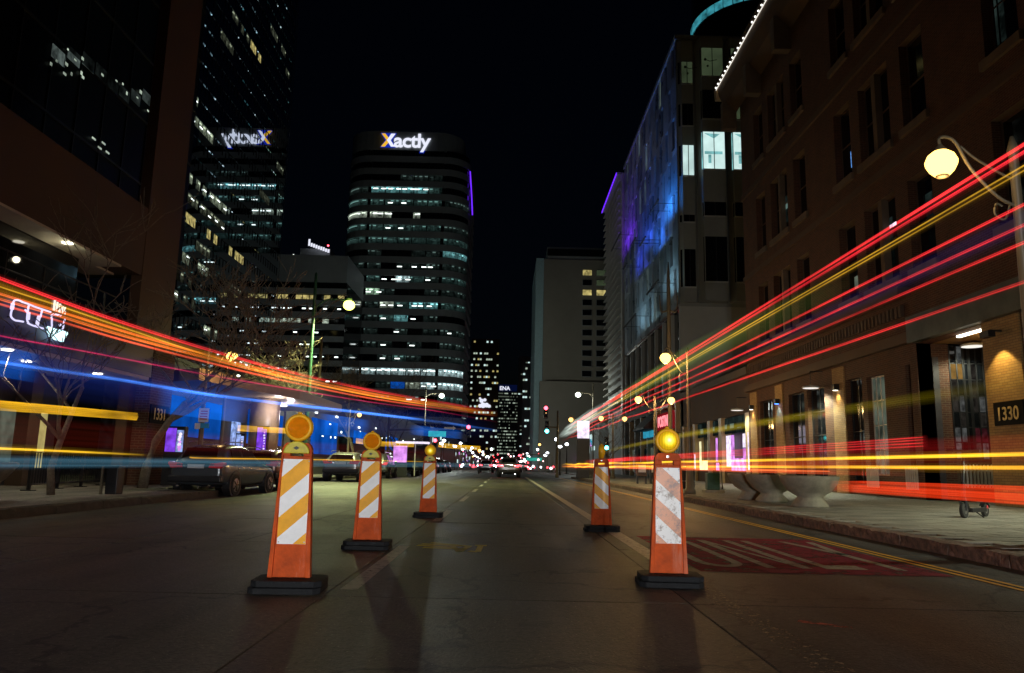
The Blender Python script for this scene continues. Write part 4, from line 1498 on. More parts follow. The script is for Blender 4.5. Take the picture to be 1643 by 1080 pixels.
mtw = thing('mirror_tower', 'dark mirrored office tower with scattered lit windows, reflecting the lettered crown', 'skyscraper', (TB, 140, 0))
PB = 3.26
MB().box(TB - 30, TB - 0.12, 112.5, 165.8, 0.15, 118).build('core', M['mirror_coat'], mtw)
for k in range(0, 34):
    zc = 32.35 + PB * (k - 8)
    if zc < 4:
        continue
    MB().box(TB - 0.12, TB, 112.5, 166, zc + 0.85, zc + PB - 0.85).build('spandrel', M['mirror_coat'], mtw)
lit = [(105.1, 107.1, 8, 'f'), (104.8, 113.6, 7, 'f'), (104.3, 110.1, 4, 'f'), (111, 121.4, 4, 'f'), (104.2, 109.7, 3, 'x'), (110.8, 120.5, 3, 'x'), (102.4, 103.4, 2, 'w'), (103.9, 109.9, 2, 'w'), (114, 118.1, 2, 'w'), (110.4, 115.6, 1, 'o'),
       (123.5, 129.9, 2, 'w'), (104.6, 109.3, 0, 'f'), (110.4, 116.2, 0, 'f'), (136, 142, 7, 'o'), (144.5, 149.9, 10, 'o'), (116.1, 124.4, 15, 'o'), (112.3, 119.5, 13, 'o'), (125.3, 131.2, 15, 'w'), (134.8, 144.5, 18, 'o'), (145.1, 148, 17, 'o'),
       (104.7, 106.5, -2, 'f'), (108, 112, -2, 'o'), (116, 123, -3, 'f'), (127, 138, -4, 'f'), (104.5, 112, -1, 'x'), (124, 131, 0, 'o')]
PWN = 1.55
wp = {}
for (a, b, k, e) in lit:
    zc = 32.35 + PB * k
    a, b = tbY(a), min(tbY(b), 165)
    n = max(1, round((b - a) / PWN))
    for i in range(n):
        key = e if e != 'x' else 'o'
        if random.random() < 0.12:
            continue
        m = {'f': E_['m_off'], 'w': E_['warm_win'], 'o': E_['m_dim']}[key]
        loc = Vector((TB - 0.05, a + i * PWN, zc)) - ORG[mtw]
        if key not in wp:
            wp[key] = MB().box(-0.03, 0, 0.12, PWN - 0.12, -0.8, 0.8).proto('window', m, mtw)
            wp[key].location = loc
        else:
            inst(wp[key], 'window', loc, mtw)
        if e in 'xf' and i % 2 == 0:
            if 'fx' not in wp:
                wp['fx'] = MB().box(0, 0.05, -0.6, 0.5, -0.1, 0.1).proto('ceiling_fixture', E_['fixture'], mtw)
                wp['fx'].location = loc + Vector((0.03, 0.7, 0.0))
            else:
                inst(wp['fx'], 'ceiling_fixture', loc + Vector((0.03, 0.7, random.uniform(-0.3, 0.5))), mtw)
fins = MB()
for i in range(36):
    y = 112.6 + i * PWN
    fins.box(TB - 0.11, TB - 0.03, y - 0.05, y + 0.05, 20, 116)
fins.build('mullions', M['black'], mtw, kind='stuff')

# ---------------------------------------------------------------- mid-rise between the towers
md = thing('midrise_block', 'grey mid-rise block with blank top wall and faint lit rows, left of rounded tower', 'building', (-46, 170, 0))
MB().box(-56, -37.5, 170.5, 190, 0.15, 41.2).build('core', M['dark_glass'], md)
MB().box(-53.4, -37.5, 170, 190, 41.2, 47.5).build('blank_wall', M['spandrel'], md)
for k in range(12):
    z = 40.2 - k * 2.75
    MB().box(-56, -37.5, 170, 170.5, z - 1.75, z - 0.45).build('spandrel', M['spandrel'], md)
rm = random.Random(21)
rowlit = {0: 0.0, 1: 0.75, 2: 0.5, 3: 0.75, 4: 0.25, 5: 0.3, 6: 0.35, 7: 0.3, 8: 0.3, 9: 0.35, 10: 0.3}
for k, pr in rowlit.items():
    z = 40.2 - k * 2.75 + 0.4 - 0.0
    for i in range(11):
        if rm.random() < pr:
            x = -55.3 + i * 1.6
            key = 'warm_win' if k == 1 else ('off_win' if k in (3, 9) else 'fixture')
            if key == 'fixture':
                MB().box(x, x + 0.8, 170.3, 170.42, z - 0.15, z + 0.1).build('ceiling_fixture', E_['fixture'], md)
            else:
                MB().box(x, x + 1.4, 170.35, 170.45, z - 0.6, z + 0.35).build('window', E_[key], md)

# sign tower far behind
sgt = thing('sign_tower', 'distant dark tower topped by a slanted white lettered sign and red beacons', 'building', (-86, 320, 0))
MB().box(-95, -77, 320, 345, 0.15, 87.5).build('wall', M['concrete_dk'], sgt)
MB().box(-92, -79, 322, 340, 87.5, 92).build('penthouse', M['concrete_dk'], sgt)
for i in range(9):
    h = 2.9 if i == 0 else rm.uniform(1.3, 1.6)
    x = -88.0 + i * 1.06
    z = 92.6 - i * 0.36
    MB().box(x, x + 0.8, 319.5, 319.8, z, z + h).build('sign_letter', E_['logo_white'], sgt)
for (x, z) in ((-94, 88.3), (-90, 87.9), (-84, 88)):
    MB().ball((x, 319.6, z), 0.35, 8).build('roof_lamp', E_['fixture'], sgt)
MB().ball((-80, 322, 93.5), 0.4, 8).build('beacon', E_['red_sig'], sgt)


def far_tower(name, label, x0, x1, y0, z1, rows, cols, fill, cols_m, seed, wall='concrete_dk', zb=4.0, ww=0.86, wh=0.3):
    t = thing(name, label, 'building', ((x0 + x1) / 2, y0, 0))
    MB().box(x0, x1, y0, y0 + (x1 - x0) * 1.2, 0.15, z1).build('wall', M[wall], t)
    rq = random.Random(seed)
    fp = (z1 - zb) / rows
    cw = (x1 - x0) / cols
    protos = {}
    for k in range(rows):
        z = zb + (k + 0.5) * fp
        on = rq.random() < 0.75
        for c in range(cols):
            if rq.random() < (fill if on else fill * 0.25):
                key = rq.choice(cols_m)
                loc = Vector((x0 + (c + 0.5) * cw, y0 - 0.05, z)) - ORG[t]
                if key not in protos:
                    a, b = cw * ww / 2, fp * wh / 2
                    protos[key] = MB().box(-a, a, -0.05, 0.04, -b, b).proto('window', E_[key], t)
                    protos[key].location = loc
                else:
                    inst(protos[key], 'window', loc, t)
    return t


et = far_tower('brown_tower', 'distant brown tower with rows of lit windows, just right of the rounded tower', -16.7, -4.6, 330, 55.3, 20, 13, 0.4, ['off_win', 'off_win', 'white_win', 'warm_win'], 3, 'stone')
ic = MB()
for (x, z, r) in ((-11.6, 28.2, 0.9), (-10.2, 28.6, 0.7), (-12.3, 29.2, 0.5), (-10.9, 26.3, 1.2), (-9.4, 26.4, 1.0), (-12.2, 26.0, 0.8), (-8.3, 26.0, 0.7)):
    ic.lathe((x, 329.7, z), [(r * 0.5, 0.05), (r, 0.05), (r, -0.05), (r * 0.5, -0.05)], 12, 'y')
ic.build('lit_emblem', E_['logo_white'], et)
ft = far_tower('far_sign_tower', 'distant tower with pale bands and blue lit sign on top, closing the street', -8.0, 7.2, 600, 58, 22, 16, 0.62, ['off_win', 'off_win2', 'off_win2'], 9, ww=0.9, wh=0.34)
MB().box(-8.2, 6.5, 599, 599.6, 58.5, 63.5).build('sign_field', emi('blue_field', (0.01, 0.03, 0.2), 0.12), ft)
text('sign_letters', 'ENA', 4.2, E_['logo_white'], ft, (-7.2, 598.8, 59.3), (1, 0, 0), (0, 0, 1), 0.1, 0.12)
far_tower('slab_tower', 'distant stepped tower with few lit windows, left of the beige concrete tower', 5.6, 13.6, 450, 65, 26, 6, 0.25, ['white_win', 'off_win2'], 14)
far_tower('narrow_tower', 'narrow distant tower at the right edge of the street gap', 6.0, 10.0, 330, 44, 16, 4, 0.3, ['off_win', 'white_win'], 17)

# curved tower top behind the metal clad block
ct = thing('curved_tower', 'dark cylindrical tower with a teal lit ring, at the top above the metal clad block', 'skyscraper', (37.9, 112, 0))
MB().lathe((37.9, 112, 0), [(9.8, 0.15), (9.8, 90)], 48).build('shaft', M['dark_glass'], ct, False)
ring_m = emi('ring_teal', (0.06, 0.42, 0.52), 0.5, 0.7, 0.8)
for i in range(40):
    a0, a1 = 2 * math.pi * (i + 0.06) / 40, 2 * math.pi * (i + 0.94) / 40
    q = [(37.9 + r * math.cos(a), 112 + r * math.sin(a)) for r, a in ((9.82, a0), (9.95, a0), (9.95, a1), (9.82, a1))]
    MB().prism(q, 'z', 69.6, 70.9).build('ring_pane', ring_m, ct)

# ---------------------------------------------------------------- left side: podium building
pb = thing('podium_building', 'brown stone podium with pale soffit and tall corner pier, along the left pavement', 'building', (-11, 15, 0))
MB().box(-26, -11.0, 2, 22.2, 6.28, 8.35).build('upper_wall', M['podium'], pb)
MB().box(-11.72, -11.0, 2, 21.0, 6.22, 6.28).build('soffit', M['cream'], pb)
MB().box(-12.6, -11.72, 20.2, 22.0, 6.22, 6.28).build('soffit', M['cream'], pb)
MB().box(-11.3, -10.98, 22.2, 24.45, 0.15, 62).build('corner_pier', M['podium'], pb)
MB().box(-12.0, -11.75, 2, 20.2, 4.3, 6.22).build('upper_glazing', M['dark_glass'], pb)
MB().box(-26, -10.4, 2, 22.18, 3.24, 4.2).build('fascia', M['navy'], pb)
MB().box(-12.9, -10.42, 2, 22.1, 3.14, 3.235).build('lower_soffit', M['cream'], pb)
MB().box(-13.3, -13.0, 2, 22.2, 0.15, 3.2).build('shop_wall', M['dark_wall'], pb)
for (y, z, x, r_, en, sp) in ((18.58, 6.19, -11.14, 0.13, 7, 0), (18.67, 6.19, -11.9, 0.13, 4, 0), (16.05, 3.11, -10.62, 0.12, 40, 1), (18.0, 3.11, -11.4, 0.12, 40, 1), (14.0, 3.11, -11.0, 0.12, 40, 1), (20.4, 3.11, -11.0, 0.12, 40, 1)):
    d = MB().lathe((x, y, z), [(r_, 0.0), (r_, 0.015)], 16).build('downlight', E_['down'], pb)
    ld = bpy.data.lights.new('downlight_lamp', 'SPOT' if sp else 'POINT')
    ld.energy, ld.color, ld.shadow_soft_size = en, (1.0, 0.9, 0.62), 0.08
    if sp:
        ld.spot_size, ld.spot_blend = R(140), 0.5
    lo = link(bpy.data.objects.new('downlight_lamp', ld))
    lo.parent = pb
    lo.location = Vector((x, y, z - (0.1 if sp else 0.45))) - ORG[pb]
for i in range(7):
    y = 4 + i * 2.7
    MB().box(-12.98, -12.55, y, y + 0.5, 0.15, 3.14).build('shop_pier', M['stone'], pb)
MB().box(-12.95, -12.9, 9.5, 12.6, 1.9, 3.05).build('shop_pane', E_['blue_glow'], pb)  # this and the next blue pane stand in for blurred bus windows
MB().box(-12.95, -12.9, 12.7, 18.6, 2.05, 3.1).build('shop_pane', E_['blue_glow'], pb)
for (y0, y1, e) in ((20.9, 21.15, 'warm_win'), (21.22, 21.6, 'warm_win'), (19.4, 20.3, 'off_win2')):
    MB().box(-12.95, -12.9, y0, y1, 0.6, 2.1).build('door_pane', E_[e], pb)
rl = MB()
for z in (4.85, 5.25):
    rl.tube([(-10.8, 2, z), (-10.8, 20.5, z)], 0.02, 6)
rl.build('balcony_rail', M['black'], pb)
bp = None
for i in range(14):
    y = 2.4 + i * 1.35
    if bp is None:
        bp = MB().box(-0.02, 0.02, -0.02, 0.02, 0, 1.05).proto('baluster', M['black'], pb)
        bp.location = Vector((-10.8, y, 4.2)) - ORG[pb]
    else:
        inst(bp, 'baluster', Vector((-10.8, y, 4.2)) - ORG[pb], pb)
wl = None
for i in range(5):
    if wl is None:
        wl = MB().box(0, 0.03, 0, 0.05, 0, 0.28).proto('lit_slot', E_['disc'], pb)
        wl.location = Vector((-11.74, 19.3, 4.6)) - ORG[pb]
    else:
        inst(wl, 'lit_slot', Vector((-11.74, 19.3 + i * 0.12, 4.6 - 0.02 * i)) - ORG[pb], pb)
# house-number pier
np_ = MB().box(-11.4, -10.55, 22.55, 24.0, 0.15, 4.2).build('number_pier', M['brick'], pb)
pq = MB().box(-10.55, -10.51, 22.62, 23.8, 1.95, 2.5).build('number_plaque', M['plaque'], pb)
text('number', '1331', 0.48, M['gold'], pq, (-10.505, 22.75, 2.07), (0, 1, 0), (0, 0, 1), 0.006, 0.004, 1.0, 0.9)

# neon sign standing off the fascia
ns = thing('neon_sign', 'violet outlined neon letters with a bright pale blue bulb cluster, over the left shop canopy', 'sign', (-10.3, 16.5, 3.4))


NX = -10.3
for s in ([(15.88, 4.12), (15.74, 4.13), (15.62, 4.11), (15.57, 4.06), (15.56, 3.93), (15.54, 3.81), (15.57, 3.74), (15.69, 3.70), (15.83, 3.71), (15.97, 3.72)],
          [(15.82, 4.12), (16.04, 4.12), (16.28, 4.11), (16.57, 4.11), (16.87, 4.11)], [(16.08, 4.10), (16.07, 4.03), (16.07, 3.95), (15.98, 3.98)], [(16.09, 3.79), (16.1, 3.76), (16.14, 3.73)],
          [(16.12, 3.72), (16.28, 3.70), (16.49, 3.70), (16.67, 3.70)], [(16.56, 4.10), (16.54, 4.01), (16.53, 3.93)], [(16.93, 3.98), (16.92, 4.04), (17.01, 4.09), (17.14, 4.10), (17.30, 4.11)],
          [(16.95, 3.98), (16.96, 3.88), (17.00, 3.77)], [(17.43, 4.06), (17.42, 3.95), (17.40, 3.79)]):
    MB().tube(smooth_path([(NX, y, z) for y, z in s], 4), 0.02, 8).build('neon_tube', E_['neon'], ns)
for s in ([(16.10, 3.95), (16.11, 3.79)], [(16.48, 3.94), (16.46, 3.85), (16.44, 3.72)], [(15.56, 4.03), (15.55, 3.9)]):
    MB().tube([(NX, y, z) for y, z in s], 0.038, 10).build('tube_sleeve', E_['neon'], ns)
MB().ball((NX, 17.28, 3.89), 0.035, 8).build('neon_dot', E_['neon'], ns)
bulbs = None
rb = random.Random(2)
for r_ in range(4):
    for c in range(9 - r_):
        q = (NX, 16.84 + (c + r_ * 0.6) * 0.088 + rb.uniform(-0.01, 0.01), 3.74 - r_ * 0.058)
        if bulbs is None:
            bulbs = MB().ball((0, 0, 0), 0.045, 8).proto('bulb', E_['neon_bulb'], ns)
            bulbs.location = Vector(q) - ORG[ns]
        else:
            inst(bulbs, 'bulb', Vector(q) - ORG[ns], ns)
MB().tube([(NX, 15.6, 3.75), (-10.42, 15.6, 3.75)], 0.015, 6).tube([(NX, 17.4, 3.85), (-10.42, 17.4, 3.85)], 0.015, 6).build('sign_stay', M['black'], ns)

# tall dark glass tower behind the podium
gt = thing('black_glass_tower', 'black glass tower rising behind the podium at the upper left, faint reflections on it', 'skyscraper', (-20, 12, 0))
MB().box(-40, -14, 3, 31.5, 8.36, 75).build('glazing', M['matt_glass'], gt)
rg = random.Random(31)
gl = MB()
for z in [8.6 + i * 2.4 for i in range(26)]:
    gl.box(-14.0, -13.95, 3, 31.5, z, z + 0.08)
for y in [3.4 + i * 1.5 for i in range(19)]:
    gl.box(-14.0, -13.96, y, y + 0.05, 8.36, 75)
gl.build('mullions', M['black'], gt, kind='stuff')
refl = office('painted_reflection', (0.35, 0.45, 0.42), 0.3, 2.4, 9.8, 0.8, 3.0)  # glowing panes and spots below stand in for reflections in the glass
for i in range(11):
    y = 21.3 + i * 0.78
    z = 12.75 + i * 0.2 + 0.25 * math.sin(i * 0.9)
    MB().box(-13.955, -13.945, y, y + 0.7, z, z + 0.42).build('lit_pane', refl, gt)  # glowing pane standing in for a reflection
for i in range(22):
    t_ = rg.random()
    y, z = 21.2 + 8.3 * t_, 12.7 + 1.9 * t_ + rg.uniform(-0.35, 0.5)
    MB().box(-13.955, -13.94, y, y + rg.uniform(0.05, 0.16), z, z + rg.uniform(0.04, 0.12)).build('reflection_spot', E_['off_win'], gt)
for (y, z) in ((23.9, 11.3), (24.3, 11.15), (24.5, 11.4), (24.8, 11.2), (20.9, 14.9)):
    MB().box(-13.955, -13.94, y, y + 0.22, z, z + 0.06).build('reflection_spot', E_['off_win'], gt)

# ---------------------------------------------------------------- left pavilion and shops beyond
pv = thing('corner_pavilion', 'low pavilion with wide flat canopy, tan drum column and blue panes added for bus glow, on the left', 'building', (-11, 33, 0))
MB().prism([(-12.6, 27.0), (-10.4, 25.6), (-9.0, 33.0), (-8.9, 41.0), (-12.6, 41.0)], 'z', 3.55, 3.95).build('canopy', M['tan'], pv)
MB().lathe((-10.5, 33.2, 0.15), [(0.62, 0), (0.62, 3.4)], 28).build('drum_column', M['tan'], pv, True)
MB().box(-13.0, -12.2, 24.6, 45, 0.15, 4.6).build('back_wall', M['dark_wall'], pv)
MB().box(-12.18, -12.12, 26.8, 32.6, 1.75, 3.2).build('shop_pane', E_['blue_glow'], pv)  # both blue panes are added for the glow of passing bus windows
MB().box(-12.18, -12.12, 36.0, 41.5, 1.7, 3.3).build('shop_pane', E_['blue_glow'], pv)
MB().box(-12.16, -12.1, 33.9, 34.9, 0.8, 2.6).build('shop_pane', E_['screen_blue'], pv)
for (x, y, z) in ((-10.2, 33.0, 3.5), (-10.55, 36, 3.45)):
    MB().lathe((x, y, z), [(0.16, 0.0), (0.16, 0.05)], 14).build('downlight', E_['down'], pv)
    ld = bpy.data.lights.new('canopy_lamp', 'POINT')
    ld.energy, ld.color, ld.shadow_soft_size = 45, (0.9, 0.85, 1.0), 0.1
    lo = link(bpy.data.objects.new('canopy_lamp', ld))
    lo.parent = pv
    lo.location = Vector((x + 0.55, y - 0.8, z - 0.3)) - ORG[pv]

sr = thing('shop_row', 'row of dark low shops with blue panes added for bus glow and small interior lights, beyond the left pavilion', 'building', (-12, 70, 0))
MB().box(-24, -12.0, 46, 110, 0.15, 6.0).build('wall', M['dark_wall'], sr)
for (y0, y1, z0, z1, e) in ((47, 54, 1.4, 3.6, 'blue_glow'), (60, 70, 2.4, 3.4, 'blue_glow'), (76, 84, 2.2, 3.6, 'blue_glow'), (92, 108, 2.0, 3.2, 'blue_glow'), (55, 59, 1.0, 3.4, 'teal_vdim'), (71, 75, 1.0, 3.4, 'teal_vdim')):  # the blue ones are added to carry the blurred bus glow
    MB().box(-11.98, -11.92, y0, y1, z0, z1).build('shop_pane', E_[e], sr)
rs = random.Random(77)
for i in range(34):
    y = rs.uniform(46, 108)
    z = rs.uniform(1.2, 4.0)
    MB().box(-11.96, -11.9, y, y + rs.uniform(0.2, 0.6), z, z + rs.uniform(0.05, 0.16)).build('interior_lamp', E_['fixture'], sr)

fs_ = thing('far_shop_row', 'far row of lit shopfronts on the right under the beige tower', 'building', (16, 180, 0))
MB().box(13.5, 30, 114, 330, 0.15, 7.5).build('wall', M['concrete_dk'], fs_)
for i in range(70):
    y = rs.uniform(114, 320)
    z = rs.uniform(0.8, 5.5)
    MB().box(13.42, 13.48, y, y + rs.uniform(1.0, 4.0), z, z + rs.uniform(0.25, 1.1)).build('shop_pane', E_[rs.choice(['white_win', 'off_win', 'cyan_aw', 'white_win', 'screen_pink'])], fs_)
fl_ = thing('far_shop_row', 'far row of lit shopfronts on the left below the rounded tower', 'building', (-13, 180, 0))
MB().box(-30, -11.5, 114, 330, 0.15, 6.5).build('wall', M['dark_wall'], fl_)
for i in range(70):
    y = rs.uniform(114, 320)
    z = rs.uniform(0.8, 5.0)
    MB().box(-11.48, -11.42, y, y + rs.uniform(1.0, 4.0), z, z + rs.uniform(0.2, 0.9)).build('shop_pane', E_[rs.choice(['white_win', 'off_win', 'blue_glow', 'white_win', 'screen_pink'])], fl_)
# ================================================================== vertical panels (channelizers) with warning lights
def clip_poly(poly, x0, x1, z0, z1):
    def cut(P, f, inter):
        out = []
        for i in range(len(P)):
            a, b = P[i], P[(i + 1) % len(P)]
            fa, fb = f(a), f(b)
            if fa >= 0:
                out.append(a)
            if (fa >= 0) != (fb >= 0):
                t = fa / (fa - fb)
                out.append((a[0] + (b[0] - a[0]) * t, a[1] + (b[1] - a[1]) * t))
        return out
    for f in (lambda p: p[0] - x0, lambda p: x1 - p[0], lambda p: p[1] - z0, lambda p: z1 - p[1]):
        poly = cut(poly, f, None)
        if not poly:
            return poly
    return poly


def warning_light(root, z, lens, face_turn=0.0, core=False, yaw=0.0):
    mb = MB()
    def turn(m):
        c, s = math.cos(yaw), math.sin(yaw)
        m.v = [(x * c - y * s, x * s + y * c, zz) for x, y, zz in m.v]
        return m
    mb.lathe((0, 0, z), [(0.07, 0.045), (0.102, 0.035), (0.106, 0.0), (0.104, -0.03), (0.09, -0.042), (0.078, -0.035), (0.074, 0.0)], 36, 'y')
    mb.prism([(-0.016, z + 0.1), (0.016, z + 0.1), (0.012, z + 0.118), (-0.012, z + 0.118)], 'y', -0.02, 0.02)
    ring = turn(mb).build('warning_light', M['amber_ring'], root, True)
    ln = MB()
    n, rad = 40, 0.078
    # fluted lens: vertical ribs across a shallow dome
    vs = []
    for i in range(n + 1):
        x = -rad + 2 * rad * i / n
        hgt = math.sqrt(max(0, rad * rad - x * x))
        dome = -0.03 - 0.022 * (1 - (x / rad) ** 2)
        y = dome - (0.005 if i % 2 else 0.0)
        for j in range(9):
            zz = z - hgt + 2 * hgt * j / 8
            yy = y + 0.02 * ((2 * j / 8 - 1) ** 2) * (1 - (x / rad) ** 2)
            vs.append((x, yy, zz))
    fs = []
    for i in range(n):
        for j in range(8):
            fs.append((i * 9 + j, (i + 1) * 9 + j, (i + 1) * 9 + j + 1, i * 9 + j + 1))
    ln.add(vs, fs)
    turn(ln).build('lens', lens, ring)
    bk = MB()
    bk.lathe((0, 0, z), [(0.001, -0.052), (0.03, -0.06), (0.0305, -0.056), (0.001, -0.05)], 16, 'y') if core else None
    if core:
        turn(bk).build('bulb_glow', E_['amber_core'], ring)
    MB().tube([(0, 0.01, z - 0.1), (0, 0.01, z - 0.145)], 0.02, 8).build('light_stem', M['amber_ring'], ring)
    return ring


def panel_stand(loc, label, lean, lens, battery, old=False, rz=0.0, core=False, yaw=0.0, zoff=0.0):
    t = thing('vertical_panel', label, 'channelizer', (0, 0, 0), 'striped panel channelizers along the closed lane')
    H0, H1 = 0.095, 1.085
    def hw(z):
        return 0.158 - 0.05 * (z - H0) / (H1 - H0)
    # plastic body: recessed face between two tapered side rails, arched head with a hand slot
    z1, z2 = 0.985, 1.025
    body = MB()
    for s in (-1, 1):
        a = [(s * hw(H0), -0.035, H0), (s * (hw(H0) - 0.036), -0.035, H0), (s * (hw(H0) - 0.036), 0.035, H0), (s * hw(H0), 0.035, H0),
             (s * hw(1.05), -0.035, 1.05), (s * (hw(1.05) - 0.012), -0.035, 1.05), (s * (hw(1.05) - 0.012), 0.035, 1.05), (s * hw(1.05), 0.035, 1.05)]
        if s < 0:
            a = [a[1], a[0], a[3], a[2], a[5], a[4], a[7], a[6]]
        body.hexa(a)
    zb, zt = H0, 0.985
    body.hexa([(-hw(zb) + 0.03, -0.014, zb), (hw(zb) - 0.03, -0.014, zb), (hw(zb) - 0.03, 0.02, zb), (-hw(zb) + 0.03, 0.02, zb),
               (-hw(zt) + 0.01, -0.014, zt), (hw(zt) - 0.01, -0.014, zt), (hw(zt) - 0.01, 0.02, zt), (-hw(zt) + 0.01, 0.02, zt)])
    w = hw(1.0)
    body.box(-w + 0.008, -0.05, -0.028, 0.03, 0.985, 1.022).box(0.05, w - 0.008, -0.028, 0.03, 0.985, 1.022)
    body.prism([(-w + 0.006, 1.022), (w - 0.006, 1.022), (w - 0.008, 1.06), (w - 0.03, 1.085), (-w + 0.03, 1.085), (-w + 0.008, 1.06)], 'y', -0.03, 0.032)
    bo = body.build('body', M['orange'], t, False, 0.004)
    MB().box(-0.09, 0.09, 0.022, 0.027, 0.35, 0.8).build('back_rib', M['orange'], bo)
    # reflective sheeting and its stripes
    sx, sz0, sz1 = 0.106, 0.335, 0.962
    sh = MB().box(-sx, sx, -0.0175, -0.0145, sz0, sz1).build('sheeting', M['sheet_old_w'] if old else M['sheet_white'], t)
    wv, rise = 0.148, 0.19
    for i in range(-3, 4):
        c = 0.675 + 0.296 * i
        lo_, hi_ = (c, c + rise) if lean > 0 else (c + rise, c)
        q = [(-sx, lo_), (sx, hi_), (sx, hi_ + wv), (-sx, lo_ + wv)]
        p = clip_poly(q, -sx + 0.0005, sx - 0.0005, sz0 + 0.001, sz1 - 0.001)
        if len(p) > 2:
            MB().prism(p, 'y', -0.0195, -0.0178).build('stripe', M['sheet_old_o'] if old else M['sheet_orange'], sh)
    for (bx, bz) in ((-0.094, 0.35), (0.094, 0.35), (-0.094, 0.948), (0.094, 0.948)):
        MB().lathe((bx, -0.0195, bz), [(0.001, -0.003), (0.005, -0.002), (0.006, 0.002)], 8, 'y').build('rivet', M['bolt'], sh)
    # rubber base: two stacked slabs with chamfered corners
    base = MB()
    for (z0, z1_, a, b, o) in ((0.0, 0.044, 0.262, 0.2, 0.0), (0.047, 0.092, 0.255, 0.19, 0.01)):
        c = 0.05
        base.prism([(-a + c + o, -b), (a - c + o, -b), (a + o, -b + c), (a + o, b - c), (a - c + o, b), (-a + c + o, b), (-a + o, b - c), (-a + o, -b + c)], 'z', z0, z1_)
    base.build('base', M['rubber'], t, False, 0.006)
    if battery:
        bt = MB()
        pr = [(0.098 * math.cos(R(a)), 1.005 + 0.092 * math.sin(R(a))) for a in range(0, 181, 12)]
        bt.prism(pr, 'y', -0.06, -0.032)
        bc = bt.build('battery_case', M['batt'], t, False, 0.006)
        MB().prism([(-0.022, 1.045), (0, 1.03), (0.022, 1.045), (0, 1.06)], 'y', -0.0625, -0.0605).build('case_logo', M['logo'], bc)
    else:
        MB().lathe((0, -0.033, 1.055), [(0.001, -0.006), (0.011, -0.005), (0.011, 0.004)], 12, 'y').build('bolt', M['bolt'], t)
    warning_light(t, 1.19 + zoff, lens, core=core, yaw=yaw)
    t.location = loc
    t.rotation_euler = (0, 0, rz)
    return t


panel_stand((-1.60, 5.92, 0), 'nearest left panel with clean white and orange stripes and unlit amber light', 1, M['amber_off'], True, rz=R(3), zoff=0.01)
panel_stand((-1.55, 8.86, 0), 'second striped panel of the left row, dull amber light, beside the worn lane dash', 1, M['amber_off'], True, rz=R(1))
panel_stand((-1.40, 14.1, 0), 'farthest panel of the left row, small, with a glowing yellow light', 1, E_['amber_half'], True)
panel_stand((1.45, 11.9, 0), 'farther right panel whose light is turned edge-on, on the white lane line', -1, M['amber_ring'], False, yaw=R(82))
panel_stand((1.37, 6.62, 0), 'nearest right panel with scuffed dirty stripes and bright yellow lit lamp', -1, E_['amber_on'], False, True, rz=R(-2))


# ================================================================== street lamps
def light(kind, loc, energy, col, parent=None, size=0.1, **kw):
    ld = bpy.data.lights.new('lamp_light', kind)
    ld.energy, ld.color = energy, col
    if kind != 'SUN':
        ld.shadow_soft_size = size
    for k, v in kw.items():
        setattr(ld, k, v)
    lo = link(bpy.data.objects.new('lamp_light', ld))
    if parent is not None:
        lo.parent = parent
        lo.location = Vector(loc) - ORG[parent]
    else:
        lo.location = loc
    return lo


def acorn_lamp(x, y, arms, label, gz, energy, ph=None, globe='sodium', group='acorn street lamps along the right kerb', r=0.185):
    t = thing('street_lamp', label, 'street lamp', (x, y, 0.15), group)
    top = gz + 0.15
    MB().lathe((x, y, 0.15), [(0.2, 0), (0.2, 0.12), (0.14, 0.2), (0.12, 0.75), (0.09, 0.85), (0.075, 1.0), (0.055, top - 0.15), (0.075, top - 0.1), (0.02, top + 0.1)], 14).build('pole', M['pole'], t, True)
    for dx in arms:
        gx = x + dx
        s = 1 if dx > 0 else -1
        a = MB()
        a.tube(smooth_path([(x, y, gz - 0.55), (x + s * 0.25, y, gz - 0.42), (x + dx * 0.6, y, gz - 0.05), (x + dx * 0.8, y, gz + 0.32), (gx, y, gz + 0.36), (gx, y, gz + 0.24)], 5), 0.022, 7)
        a.tube(smooth_path([(x, y, gz - 0.2), (x + s * 0.2, y, gz - 0.1), (x + dx * 0.55, y, gz + 0.1), (x + dx * 0.72, y, gz + 0.25)], 5), 0.016, 6)
        a.tube(smooth_path([(x + s * 0.1, y, gz - 0.52), (x + s * 0.18, y, gz - 0.72), (x + s * 0.3, y, gz - 0.66), (x + s * 0.28, y, gz - 0.52), (x + s * 0.2, y, gz - 0.55)], 5), 0.014, 6)
        am = a.build('arm', M['pole'], t, True)
        MB().lathe((gx, y, gz), [(0.012, r * 1.55), (0.03, r * 1.35), (r * 0.42, r * 1.02), (r * 0.5, r * 0.88)], 16).build('finial', M['pole'], am, True)
        MB().lathe((gx, y, gz), [(r * 0.5, r * 0.9), (r * 0.85, r * 0.62), (r * 1.04, r * 0.18), (r * 1.0, -r * 0.1), (r * 0.8, -r * 0.5), (r * 0.5, -r * 0.82), (r * 0.42, -r * 0.86)], 24).build('globe', E_[globe], am, True)
        MB().lathe((gx, y, gz), [(r * 0.43, -r * 0.865), (r * 0.4, -r * 0.95), (0.03, -r * 1.0)], 16).build('bottom_cap', M['pole'], am, True)
        if energy:
            light('POINT', (gx, y, gz - r - 0.12), energy, (1.0, 0.6, 0.22), t, 0.16)
    return t


